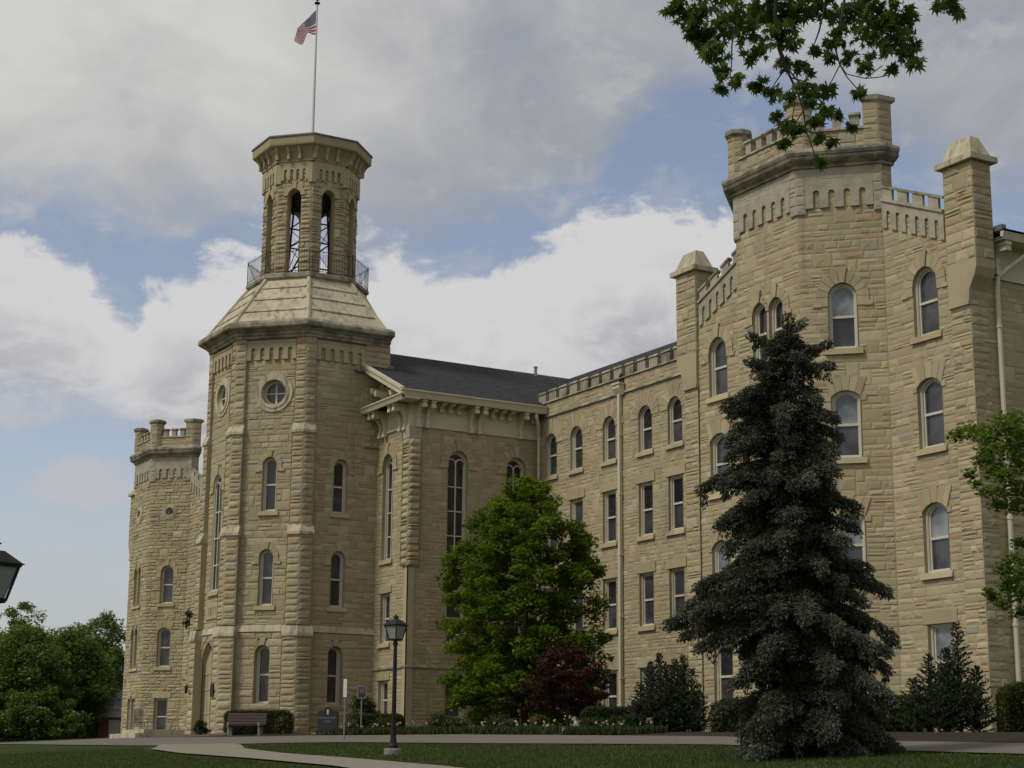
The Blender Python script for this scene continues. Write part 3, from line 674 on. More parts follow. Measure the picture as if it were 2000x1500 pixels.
    b = MB(); front.box(b, .95, 2.85, 5.72, 6.55, 0, .08, 'dressed_limestone'); ds = b.build('date_stone', HALL); text('1871', front, 1.9, 5.9, .62, .085, 'weathered_limestone', 'numerals', ds)
    fb = Fr((-t_, -A), (t_, -A), .45)
    b = MB(); fb.ring(b, outline('round', 3.55, .34, 1.75, 2.4, 0), outline('round', 3.55, .34, 1.75, 2.4, .05), .02, .11, 'bronze'); fb.poly(b, outline('round', 3.55, .34, 1.75, 2.4, .045), .02, .09, 'dark_granite'); b.build('wall_plaque', HALL)
    b = MB(); c = fb.p(.2, 2.2, .2)
    b.lathe((c[0], c[1], c[2]-.2), [(.03, 0), (.07, .06), (.09, .3), (.12, .32), (.03, .45), (.01, .5)], 'black_iron', 8); b.tube([fb.p(.2, 2.4, .02), (c[0], c[1], c[2]+.28)], .015, 'black_iron', 5); b.build('wall_lantern', HALL)
tower()
text = tower.text

# ================================================================== CENTRAL HALL (chapel)
XH, YF, YL = 8.26, 2.29, 9.72
def eave_run(b, fr, u0, u1, zs, ov, bk=None, fz=15.12):
    """painted timber eaves: frieze board, moulded soffit, paired scroll brackets"""
    fr.box(b, u0, u1, fz, fz+.07, .0, .09, 'cream_paint'); fr.box(b, u0, u1, fz+.07, zs-.25, .0, .05, 'cream_paint')
    fr.box(b, u0, u1, zs-.33, zs-.25, .05, .12, 'cream_paint')
    fr.box(b, u0, u1, zs-.25, zs-.19, 0, ov-.08, 'cream_paint')
def bracket(b, fr, u, zt, ov, wd=.17, h=1.3):
    pts = [(0, zt), (0, zt-h), (.16, zt-h-.04), (.2, zt-h+.14), (.14, zt-h*.72), (.2, zt-h*.5), (.4, zt-h*.30), (ov*.72, zt-h*.24), (ov*.82, zt-h*.12), (ov*.82, zt)]
    n = len(pts); vs = [fr.p(u-wd/2, z, d+.05) for d, z in pts]+[fr.p(u+wd/2, z, d+.05) for d, z in pts]
    b.add(vs, [list(range(n)), list(range(n, 2*n))[::-1]]+[(i, n+i, n+(i+1) % n, (i+1) % n) for i in range(n)], 'cream_paint')
    fr.box(b, u-wd/2-.05, u+wd/2+.05, zt-.16, zt-.02, .05, ov*.88, 'cream_paint')
    fr.box(b, u-wd/2-.04, u+wd/2+.04, zt-h*.33, zt-h*.19, ov*.55, ov*.86, 'cream_paint')
    fr.box(b, u-wd/2-.04, u+wd/2+.04, zt-h-.05, zt-h+.09, .05, .27, 'cream_paint')
def hall():
    rnd = random.Random(23)
    side = Fr((XH, YF), (XH, YL)); fro = Fr((A-.05, YF), (XH, YF)); lside = Fr((-XH, YL), (-XH, YF)); lfro = Fr((-XH, YF), (-A+.05, YF))
    hs = []
    for y in (5.0, 8.4):
        u = y-YF
        hs += [window(side, u, 1.14, 8.55, 14.1, 'round', sw=.42, mull=4, rec=.22, glass='window_glass'), window(side, u, 1.05, 4.4, 6.95, 'rect', sur='rect', sw=.36), window(side, u, 1.05, .75, 2.6, 'rect', sur='rect', sw=.36)]
    hf = []; u = 5.85-A+.05
    hf += [window(fro, u, 1.14, 8.6, 14.05, 'round', sw=.42, mull=4, rec=.22, glass='window_glass'), window(fro, u, 1.02, 4.43, 6.95, 'rect', sur='rect', sw=.34), window(fro, u, 1.02, .7, 2.62, 'rect', sur='rect', sw=.34)]
    cs = courses(-1., 15.15, [3.15, 4.4, 6.95, 8.55], .15, .25, rnd)
    mb = MB()
    for fr, h in ((side, hs), (fro, hf), (lside, []), (lfro, [])): stones(mb, fr, -.02 if fr in (side, lfro) else 0, fr.L+.02, cs, h, rnd, .2, .7, .019, .01, .5)
    # gable stonework above the eaves line
    gf = Fr((-XH, YF), (XH, YF)); cg = courses(15.15, 19.8, [], .18, .28, rnd)
    stones(mb, gf, 0, gf.L, cg, [], rnd, .3, .8, .03, top=lambda z: (max(0, (z-16.45)/.437)+.1, gf.L-max(0, (z-16.45)/.437)-.1) if z < 20 else None)
    mb.build('hall_wall', HALL)
    # quoin pilaster on the corner
    mb = MB()
    for fr, u0, u1 in ((side, 0, .55), (fro, fro.L-.55, fro.L)):
        f2 = Fr(tuple(fr.o), tuple(fr.o+fr.e*fr.L), .12); a = u0-(.12 if u0 < .01 else 0); b_ = u1+(.12 if u1 > fr.L-.01 else 0)
        stones(mb, f2, a, b_, courses(8.1, 14.5, [], .26, .4, rnd), [], rnd, .6, .9, .11, .014, .9, irr=0)
        fr.box(mb, u0-(.14 if u0 < .01 else 0), u1+(.14 if u1 > fr.L-.01 else 0), 14.5, 15.1, .0, .16, 'grey_limestone')
        fr.box(mb, (u0-.045 if u0 < .01 else u0+.2), (u1-.2 if u0 < .01 else u1+.045), -1, 8.1, .0, .045, 'dressed_limestone', .45)
        e = b_ if u0 < .01 else a
        mb.add([fr.p(e, 8.1, 0), fr.p(e, 8.1, .17), fr.p(e, 15.1, .17), fr.p(e, 15.1, 0)], [(0, 1, 2, 3)], 'rock_faced_limestone', .3)
    mb.build('corner_pilaster', HALL)
    b = MB(); sweep(b, [(A+.1, YF), (XH, YF), (XH, YL)], [(0, 3.12), (.09, 3.14), (.09, 3.22), (0, 3.27)], 'weathered_limestone'); b.build('ledge', HALL)
    # eaves
    OV = 1.0; ze = 16.5; b = MB()
    eave_run(b, side, -.0, side.L, 16.72, OV); eave_run(b, fro, 0, fro.L, 16.55, OV)
    path = [(-XH-OV, YL), (-XH-OV, YF-OV), (-XH, YF-OV)]
    side2 = Fr((XH, YF-OV), (XH, YL))
    # sloping soffit + gutter along the side
    side2.box(b, 0, side2.L, 16.42, 16.5, -.3, OV-.05, 'cream_paint')
    side2.wedge(b, 0, side2.L, 16.36, 16.72, OV-.1, OV-.02, OV+.12, 'cream_paint')
    side2.box(b, -.1, side2.L, 16.66, 16.75, OV-.1, OV+.16, 'cream_paint')
    # horizontal return across the foot of the gable
    fr2 = Fr((A, YF-OV), (XH+OV, YF-OV)); fr2.box(b, 0, fr2.L, 16.3, 16.4, -OV, .02, 'cream_paint'); fr2.wedge(b, 0, fr2.L, 16.22, 16.46, -.1, 0, .1, 'cream_paint')
    fr2.box(b, 0, fr2.L+.1, 16.46, 16.52, -.1, .14, 'cream_paint')
    # raking cornice
    sl = (20.85-16.62)/(XH+OV); gx = Fr((-XH-OV, YF-OV), (XH+OV, YF-OV)); Lm = gx.L/2
    for (ua, za, ub, zb_) in ((0, 16.55, Lm, 16.55+sl*Lm), (Lm, 16.55+sl*Lm, gx.L, 16.55)):
        gx.poly(b, [(ua, za-.16), (ub, zb_-.16), (ub, zb_+.14), (ua, za+.14)], -.12, .03, 'cream_paint'); gx.poly(b, [(ua, za+.14), (ub, zb_+.14), (ub, zb_+.28), (ua, za+.28)], -.12, .12, 'cream_paint')
        gx.poly(b, [(ua, za-.12), (ub, zb_-.12), (ub, zb_-.04), (ua, za-.04)], -OV-.02, -.12, 'cream_paint')
    b.build('hall_eaves', HALL)
    def bk(*a):
        b_ = MB(); bracket(b_, *a); b_.build('eaves_bracket', HALL)
    hall.bk = bk
    for u in (.35, .85, 3.35, 3.85, 6.3): bk(side, u, 16.42, OV)
    for u in (.6, 1.1, fro.L-.85, fro.L-.35): bk(fro, u, 16.3, OV)
    for u in (1.6, 2.1, 2.6, 4.6, 5.1, 5.6, 7.0): bk(side, u, 16.42, OV*.7, .14, .42)
    for u, zt in ((.7, 17.35), (1.15, 17.15), (2.9, 16.9)): bk(fro, u, zt+.15, OV*.9, .16, .8)
    # roofs
    def roof(name, quads):
        b_ = MB(); me_uv = []
        for q in quads:
            q = [Vector(x) for x in q]; b_.add([tuple(x) for x in q], [list(range(len(q)))], 'asphalt_shingle')
        o = b_.build(name, HALL); uvl = o.data.uv_layers.new(name='UVMap')
        for p in o.data.polygons:
            n_ = p.normal; hx = Vector((-n_.y, n_.x, 0)); hx = hx.normalized() if hx.length > .01 else Vector((1, 0, 0)); up = n_.cross(hx)
            for li in p.loop_indices: co = o.data.vertices[o.data.loops[li].vertex_index].co; uvl.data[li].uv = (co.dot(hx), co.dot(up))
        return o
    hall.roof = roof
    E_ = XH+OV+.08; zr = 20.9; yr = 17.0
    roof('hall_roof', [[(0, YF-OV-.05, zr), (0, yr, zr), (E_, yr, 16.78), (E_, YF-OV-.05, 16.78)][::-1], [(0, YF-OV-.05, zr), (-E_, YF-OV-.05, 16.78), (-E_, yr, 16.78), (0, yr, zr)][::-1],
                       [(E_, YF-OV-.05, 16.78), (0, YF-OV-.05, zr), (0, YF-OV-.05, zr-.1), (E_, YF-OV-.05, 16.68)], [(-E_, YF-OV-.05, 16.78), (0, YF-OV-.05, zr), (0, YF-OV-.05, zr-.1), (-E_, YF-OV-.05, 16.68)][::-1]])
    roof('link_roof', [[(-29, YL+.5, 16.9), (29, YL+.5, 16.9), (29, yr, 20.95), (-29, yr, 20.95)], [(-29, 24.5, 16.9), (29, 24.5, 16.9), (29, yr, 20.95), (-29, yr, 20.95)][::-1]])
    b = MB(); b.tube([(0.6, 14.2, 20.4), (0.6, 14.2, 21.1)], .09, 'steel', 8); b.tube([(0.6, 14.2, 21.1), (0.6, 14.2, 21.17)], .13, 'steel', 8); b.build('vent_pipe', HALL)
    b = MB(); ws = Fr((A, -t_), (A, 2.75)); ws.box(b, 2.7, ws.L+.1, 18.42, 18.55, 0, .35, 'lead_flashing'); ws.box(b, ws.L-.05, ws.L+.2, 18.5, 18.95, -.3, .25, 'lead_flashing'); b.build('flashing', HALL)
hall(); roof = hall.roof

# ================================================================== LINK WINGS
def link(sg, full=True):
    rnd = random.Random(31+sg)
    fr = Fr((XH, YL), (27.4, YL)) if sg > 0 else Fr((-27.6, YL), (-XH, YL))
    hs = []
    if full:
        for i, x in enumerate((9.63, 12.06, 15.02, 18.1, 20.5, 23.2, 25.6)):
            u = x-XH; g = 'window_glass'
            hs += [window(fr, u, 1.1, 13.04, 15.28, 'round', sur='radial', sw=.68, rec=.16, glass=g, proud=.045), window(fr, u, 1.12, 9.03, 11.58, 'rect', sur='rect', sw=.42, glass=g, rec=.16),
                   window(fr, u, 1.12, 4.84, 7.33, 'rect', sur='rect', sw=.42, glass=g, rec=.16), window(fr, u, 1.12, .55, 2.98, 'rect', sur='rect', sw=.42, glass=g, rec=.16)]
    cs = courses(-1., 16.95, [.55, 2.98, 4.84, 7.33, 9.03, 11.58, 13.04, 16.2], .15, .25, rnd)
    mb = MB(); stones(mb, fr, 0, fr.L, cs, hs, rnd, .2, .65, .019, .01, .5)
    fr.box(mb, 0, fr.L, 16.95, 17.0, -.35, .02, 'grey_limestone')
    mb.build('link_wall', HALL)
    b = MB(); fr.wedge(b, 0, fr.L, 16.18, 16.3, 0, .12, .05, 'weathered_limestone'); fr.wedge(b, 0, fr.L, 16.95, 17.03, -.3, .1, .05, 'weathered_limestone')
    n = int(fr.L/.97); p = fr.L/n
    for k in range(n):
        u = (k+.5)*p; w2 = .34; h = 17.5+rnd.uniform(-.02, .02)
        fr.box(b, u-w2, u+w2, 17.0, h, -.26, .035, 'weathered_limestone' if rnd.random() < .6 else 'grey_limestone'); fr.wedge(b, u-w2-.03, u+w2+.03, h, h+.12, -.3, .09, .02, 'weathered_limestone')
    b.build('battlement', HALL)
    if full:
        d = MB(); u = 16.13-XH
        fr.box(d, u-.3, u+.3, 16.42, 16.62, .06, .36, 'cream_paint'); fr.wedge(d, u-.3, u+.3, 16.1, 16.42, .06, .16, .36, 'cream_paint'); fr.box(d, u-.36, u+.36, 16.6, 16.68, .04, .42, 'cream_paint')
        fr.box(d, u-.085, u+.085, -.2, 16.15, .06, .22, 'cream_paint')
        for z in (2.5, 5.4, 8.3, 11.2, 14.1): fr.box(d, u-.12, u+.12, z, z+.1, .02, .235, 'cream_paint')
        d.build('downpipe', HALL)
        d = MB(); d.tube([(9.1, YL-.7, 16.55), (9.1, YL-.55, 16.1), (8.85, YL-.3, 15.7), (8.62, YL-.14, 15.2), (8.6, YL-.13, 8), (8.6, YL-.13, -.2)], .09, 'cream_paint', 8); d.build('downpipe', HALL)
        s = MB(); s_ = fr.p(16.13-XH, 16.85, .05); fr.poly(s, outline('round', 16.13-XH+.02, .42, 16.62, 17.2), .02, .06, 'black_iron'); s.build('scupper', HALL)
link(1); link(-1, False)

# ================================================================== END PAVILIONS
def pavilion(cx, right=True):
    rnd = random.Random(71 if right else 72); YP, YB = 5.33, 3.17; hb = 1.82; cbx = 3.98; hw = 8.12 if right else 8.5
    L = lambda a, b: Fr((cx+a[0], a[1]), (cx+b[0], b[1]))
    fl = L((-hw, YP), (-cbx, YP)); lc = L((-cbx, YP), (-hb, YB)); bf = L((-hb, YB), (hb, YB)); rc = L((hb, YB), (cbx, YP)); fr_ = L((cbx, YP), (hw, YP)); sd = L((hw, YP), (hw, 24)); sl = L((-hw, 24), (-hw, YP))
    dz = 0 if right else .27
    H = {k: [] for k in range(7)}; walls = [fl, lc, bf, rc, fr_, sd, sl]
    wk = 'window_glass'
    if right:
        for i, fr, u in ((0, fl, 2.2), (4, fr_, 1.98), (3, rc, 1.52)):
            w_ = 1.18 if i != 3 else 1.04
            H[i] += [window(fr, u, w_, 13.1, 15.56, 'round', sw=.42, glass=rnd.choice(['screened_glass', 'sky_reflect_glass']) if i == 3 else 'screened_glass', rec=.17, proud=.05),
                     window(fr, u, w_, 9.14, 11.6, 'seg', 'seg', .46, glass='sky_reflect_glass' if i == 3 else 'screened_glass', rec=.17, proud=.05),
                     window(fr, u, w_, 4.89, 7.28, 'seg', 'seg', .46, glass='sky_reflect_glass', rec=.17, proud=.05),
                     window(fr, u, w_, .7, 3.2, 'rect', 'rect', .42, glass='sky_reflect_glass' if i == 4 else wk, rec=.17, proud=.05)]
        for u in (5.6, 10.2, 14.8):
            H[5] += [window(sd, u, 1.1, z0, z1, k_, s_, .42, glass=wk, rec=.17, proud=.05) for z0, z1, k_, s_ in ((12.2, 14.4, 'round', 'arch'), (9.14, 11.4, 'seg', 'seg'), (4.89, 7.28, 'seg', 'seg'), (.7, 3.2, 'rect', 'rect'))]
        for u in (hb-.49, hb+.49):
            H[2] += [window(bf, u, .82, 13.1, 15.42, 'round', sw=.36, glass=wk, rec=.17, proud=.05, ears=-1 if u < hb else 1)]
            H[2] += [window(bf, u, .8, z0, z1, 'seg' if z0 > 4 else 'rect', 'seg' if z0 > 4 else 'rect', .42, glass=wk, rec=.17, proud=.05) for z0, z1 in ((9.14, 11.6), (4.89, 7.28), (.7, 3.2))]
    else:
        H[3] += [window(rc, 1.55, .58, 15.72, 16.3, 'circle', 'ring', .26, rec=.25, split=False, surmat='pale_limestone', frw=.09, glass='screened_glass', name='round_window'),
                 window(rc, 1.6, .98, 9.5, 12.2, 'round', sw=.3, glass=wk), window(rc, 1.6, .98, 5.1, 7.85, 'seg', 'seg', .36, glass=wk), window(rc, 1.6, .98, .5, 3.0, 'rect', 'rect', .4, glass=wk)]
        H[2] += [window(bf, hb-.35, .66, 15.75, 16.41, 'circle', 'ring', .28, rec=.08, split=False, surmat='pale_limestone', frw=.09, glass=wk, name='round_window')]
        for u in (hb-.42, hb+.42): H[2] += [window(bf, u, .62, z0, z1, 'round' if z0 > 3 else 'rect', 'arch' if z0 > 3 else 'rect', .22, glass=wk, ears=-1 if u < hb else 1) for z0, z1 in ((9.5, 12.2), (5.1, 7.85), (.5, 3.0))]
    zc = 18.4
    cs = courses(-1.5, 20.0, [.7, 3.2, 4.89, 9.14, 13.1, 18.4] if right else [.5, 3.0, 5.1, 9.5, 18.4], .17 if right else .2, .30, rnd)
    rk = lambda x: 18.62-.425*(abs(x)-cbx)            # raking ledge height at offset x from the axis
    mb = MB()
    for i, fr in enumerate(walls):
        kw = dict(wm=.25, wx=.85, dep=.021 if right else .045, gap=.012, bulge=.5)
        if i in (0, 4):
            tp = (lambda z: (0, fl.L) if z < rk(hw)-.6 else ((hw-(cbx+(18.62-(z+.35))/.425) if True else 0, fl.L) if z < 18.3 else None)) if i == 0 else (lambda z: (0, fr_.L) if z < rk(hw)-.6 else ((0, (18.62-(z+.35))/.425) if z < 18.3 else None))
            stones(mb, fr, -.03 if i == 0 else 0, fr.L+(.03 if i == 4 else 0), [c for c in cs if c < 19], H[i], rnd, top=tp, **kw)
            # solid plate behind the raking top
            x0, x1 = (-hw, -cbx) if i == 0 else (cbx, hw)
            fr.poly(mb, [(0, 15.95), (fr.L, 15.95), (fr.L, rk(abs(x1))), (0, rk(abs(x0)))], -.3, -.004, 'rock_faced_limestone', .3)
        elif i in (5, 6): stones(mb, fr, 0, fr.L, [c for c in cs if c < 16.3] if True else cs, H[i], rnd, **kw)
        else: stones(mb, fr, 0, fr.L, cs, H[i], rnd, **kw)
    # returns of the bay above the gable
    for sg in (1, -1):
        f2 = L((cbx, YP), (cbx, YP+.5)) if sg > 0 else L((-cbx, YP+.5), (-cbx, YP)); stones(mb, f2, 0, f2.L, [c for c in cs if c > 17.5], [], rnd, wm=.3, wx=.6, dep=.03)
    mb.build('pavilion_wall', HALL)
    # raking parapets with blind arcades and merlons
    for sg in (1, -1):
        fr = fr_ if sg > 0 else fl; sh = -.425*sg
        b = MB(); ua, ub = (.05, fr.L-1.05) if sg > 0 else (1.05, fr.L-.05)
        z_at0 = rk(cbx) if sg > 0 else rk(hw)
        arcade(b, fr, ua, ub, z_at0-1.08, z_at0-.08, 6, 'grey_limestone', nw=.4, d1=.09, sh=sh)
        fr.poly(b, [(ua, z_at0-.09), (ub, z_at0-.09), (ub, z_at0+.03), (ua, z_at0+.03)], -.3, .16, 'grey_limestone', .5, sh)
        n = 4; p = (ub-ua)/n
        for k in range(n):
            a = ua+p*k+.02; c = a+p-(.27 if sg > 0 else .3)
            fr.poly(b, [(a, z_at0+.03), (c, z_at0+.03), (c, z_at0+.42), (a, z_at0+.42)], -.06, .05, 'grey_limestone', .5, sh)
            if sg < 0: fr.poly(b, [(a-.04, z_at0+.42), (c+.04, z_at0+.42), (c+.04, z_at0+.53), (a-.04, z_at0+.53)], -.12, .1, 'weathered_limestone', .5, sh)
        if sg > 0: fr.poly(b, [(ua, z_at0+.42), (ub, z_at0+.42), (ub, z_at0+.52), (ua, z_at0+.52)], -.10, .09, 'weathered_limestone', .5, sh)
        b.build('raking_battlement', HALL)
    # corner piers with saddle caps, carried on corbels
    for sg in (1, -1):
        xo = sg*(hw+.42); xi = sg*(hw-.92); xa, xb = sorted((xi, xo)); y0, y1 = YP-.14, YP+.72
        mb = MB(); pc = courses(15.25, 18.7, [], .24, .4, rnd)
        f1 = L((xa, y0), (xb, y0)); f2 = L((xb, y0), (xb, y1)); f3 = L((xa, y1), (xa, y0)); f4 = L((xb, y1), (xa, y1))
        for f in (f1, f2, f3, f4): stones(mb, f, -.01, f.L+.01, pc if f is not f4 else [c for c in pc], [], rnd, .35, .9, .035)
        mb.build('corner_pier', HALL); mb = MB()
        xw = sg*hw; x2 = sorted((xi, xw))
        g1 = L((x2[0], y0+.06), (x2[1]+(.02 if sg > 0 else 0), y0+.06)); stones(mb, g1, 0, g1.L, courses(-1.5, 13.9, [], .2, .34, rnd), [], rnd, .35, .8, .035)
        g2 = L((xw, y0+.06), (xw, y1)) if sg > 0 else L((xw, y1), (xw, y0+.06)); stones(mb, g2, 0, g2.L, courses(-1.5, 13.9, [], .2, .34, rnd), [], rnd, .35, .8, .035)
        mb.build('corner_shaft', HALL)
        b = MB(); prof = [(hw, 13.82), (hw+.03, 13.98), (hw+.05, 14.2), (hw+.16, 14.42), (hw+.32, 14.66), (hw+.42, 14.95), (hw+.43, 15.25), (hw-.92, 15.25), (hw-.92, 13.82)]
        n = len(prof); vs = [(cx+sg*x, y0-.015, z) for x, z in prof]+[(cx+sg*x, y1, z) for x, z in prof]
        F = [list(range(n)), list(range(n, 2*n))[::-1]]+[(i, n+i, n+(i+1) % n, (i+1) % n) for i in range(n)]
        if sg < 0: F = [f[::-1] for f in F]
        b.add(vs, [list(f) for f in F], 'dressed_limestone'); b.box((cx+min(sg*(hw-.94), sg*(hw+.03)), y0-.06, 13.7), (cx+max(sg*(hw-.94), sg*(hw+.03)), y1+.01, 13.83), 'dressed_limestone'); b.build('corbel', HALL)
        b = MB(); z = 18.7; b.prism([(cx+xa-.2, y0-.2), (cx+xb+.2, y0-.2), (cx+xb+.2, y1+.2), (cx+xa-.2, y1+.2)], z, z+.2, 'pale_limestone')
        b.prism([(cx+xa-.06, y0-.06), (cx+xb+.06, y0-.06), (cx+xb+.06, y1+.06), (cx+xa-.06, y1+.06)], z+.2, z+.95, 'pale_limestone', .5, [(cx+xa+.26, y0+.2), (cx+xb-.2, y0+.2), (cx+xb-.2, y1-.26), (cx+xa+.26, y1-.26)])
        b.build('pier_cap', HALL)
    # bay top: corbel tables, cornice, parapet, turrets
    for fr, n in ((bf, 5), (rc, 4), (lc, 4)):
        b = MB(); arcade(b, fr, .32, fr.L-.3, 18.42, 19.38, n, 'grey_limestone', nw=.42, d1=.1)
        fr.box(b, .3, fr.L-.3, 19.38, 19.95, 0, .07, 'grey_limestone')
        fo2 = Fr(tuple(fr.o), tuple(fr.o+fr.e*fr.L), .072); stones(b, fo2, .3, fr.L-.3, [19.36, 19.64, 19.95], [], rnd, .5, .95, .012, .012, .3, ms='grey_limestone')
        for u0, u1 in ((-.04, .32), (fr.L-.3, fr.L+.04)): stones(b, Fr(tuple(fr.o), tuple(fr.o+fr.e*fr.L), .08), u0, u1, [18.2, 18.55, 18.9, 19.25, 19.6, 19.95], [], rnd, .6, .9, .03, .012, .3, ms='grey_limestone'); fr.box(b, u0, u1, 18.2, 19.95, 0, .079, 'grey_limestone')
        b.build('corbel_table', HALL)
    path = [(cx-cbx, YP+.5), (cx-cbx, YP), (cx-hb, YB), (cx+hb, YB), (cx+cbx, YP), (cx+cbx, YP+.5)]
    b = MB(); sweep(b, path, [(.0, 19.93), (.17, 19.95), (.17, 20.03), (.22, 20.06), (.30, 20.09), (.42, 20.18), (.46, 20.26), (.40, 20.3), (.46, 20.36), (.50, 20.46), (.47, 20.58), (.3, 20.66), (0, 20.8), (-.4, 20.8)], 'weathered_limestone')
    b.build('bay_cornice', HALL)
    mb = MB(); b = MB(); pc = courses(20.6, 21.38, [], .2, .28, rnd)
    for fr, n in ((bf, 4), (rc, 3), (lc, 3)):
        stones(mb, fr, 0, fr.L, pc, [], rnd, .3, .8, .03); fr.wedge(b, .3, fr.L-.3, 21.36, 21.46, -.35, .09, .04, 'weathered_limestone')
        fr.box(mb, 0, fr.L, 20.6, 21.38, -.35, -.3, 'rock_faced_limestone', .3)
        for k in range(n):
            u = .55+(fr.L-1.1)*(k+.5)/n; fr.box(b, u-.16, u+.16, 21.44, 21.92, -.28, .0, 'grey_limestone', .3); fr.wedge(b, u-.22, u+.22, 21.92, 22.02, -.33, .07, .02, 'weathered_limestone')
            fr.wedge(b, u-.2, u+.2, 21.86, 21.92, -.3, .01, .06, 'weathered_limestone')
    mb.build('parapet_wall', HALL); b.build('parapet_merlon', HALL)
    for vx, vy, r, kind in ((-hb, YB, .40, 0), (hb, YB, .45, 0), (cbx, YP, .4, 1), (-cbx, YP, .4, 2)):
        mb = MB(); b = MB()
        if kind == 0:
            a0 = PI/8; pts = [(cx+vx+r*1.05*math.cos(a0+k*PI/4+PI/8*0), vy+.22+r*1.05*math.sin(a0+k*PI/4)) for k in range(8)]
            pts = [pts[k] for k in (4, 5, 6, 7, 0, 1, 2, 3)]
        else:
            q = [(-.33, -.33), (.02, .02), (.02, .55), (-.5, .55), (-.62, -.04)] if kind == 1 else [(.33, -.33), (.62, -.04), (.5, .55), (-.02, .55), (-.02, .02)]
            q = [(.0, -.04), (.06, .55), (-.55, .55), (-.55, -.1), (-.38, -.44)] if kind == 1 else [(.0, -.04), (.38, -.44), (.55, -.1), (.55, .55), (-.06, .55)]
            pts = [(cx+vx+x, vy+y) for x, y in q]
        zt = 22.42; pcs = courses(20.6, zt, [], .25, .34, rnd)
        for k in range(len(pts)):
            f = Fr(pts[k], pts[(k+1) % len(pts)]); stones(mb, f, 0, f.L, pcs, [], rnd, .5, .9, .035, .012, .5)
        cxm = sum(p[0] for p in pts)/len(pts); cym = sum(p[1] for p in pts)/len(pts)
        sc = lambda k: [(cxm+(x-cxm)*k, cym+(y-cym)*k) for x, y in pts]
        b.prism(sc(1.08), zt-.05, zt+.04, 'weathered_limestone', .5, sc(1.3)); b.prism(sc(1.3), zt+.04, zt+.2, 'weathered_limestone'); b.prism(sc(1.3), zt+.2, zt+.28, 'weathered_limestone', .5, sc(.8))
        to = mb.build('turret', HALL); b.build('cap', to)
    # roof and side eaves
    ex = hw+.95; zr = 18.5; ze = 16.25
    roof('pavilion_roof', [[(cx, YP+.35, zr), (cx+ex, YP+.75, ze), (cx+ex, 24, ze), (cx, 24, zr)], [(cx, YP+.35, zr), (cx, 24, zr), (cx-ex, 24, ze), (cx-ex, YP+.75, ze)]])
    if right:
        b = MB(); f = L((hw, YP+.74), (hw, 24)); eave_run(b, f, 0, f.L, 16.2, .85, fz=14.75)
        f.box(b, 0, f.L, 15.94, 16.02, 0, .8, 'cream_paint'); f.wedge(b, .0, 1.1, 15.95, 16.2, .72, .8, .88, 'cream_paint'); f.wedge(b, 1.1, f.L, 15.98, 16.28, .72, .92, 1.05, 'cream_paint'); f.box(b, 1.05, f.L, 16.26, 16.33, .7, 1.08, 'cream_paint'); b.build('pavilion_eaves', HALL)
        [hall.bk(f, u, 15.95, .85, .17, 1.05) for u in (.35, 3.1, 3.55, 6.5, 7)]
        b = MB(); b.box((cx+hw+.42, YP+.74, 16.26), (cx+hw+.8, YP+.95, 16.45), 'lead_flashing'); b.build('flashing', HALL)
        d = MB(); x = cx+hw; d.tube([(x+.95, YP+2.3, 16.1), (x+.85, YP+2.15, 15.75), (x+.35, YP+1.35, 15.05), (x+.18, YP+1.08, 14.75), (x+.16, YP+1.05, 14.3), (x+.16, YP+1.05, 7.5), (x+.16, YP+1.05, -.6)], .085, 'cream_paint', 8)
        for z in (3, 6.5, 10, 13): d.tube([(x+.16, YP+1.05, z), (x+.16, YP+1.05, z+.1)], .11, 'cream_paint', 8)
        d.build('downpipe', HALL)
pavilion(35.52); pavilion(-35.85, False)
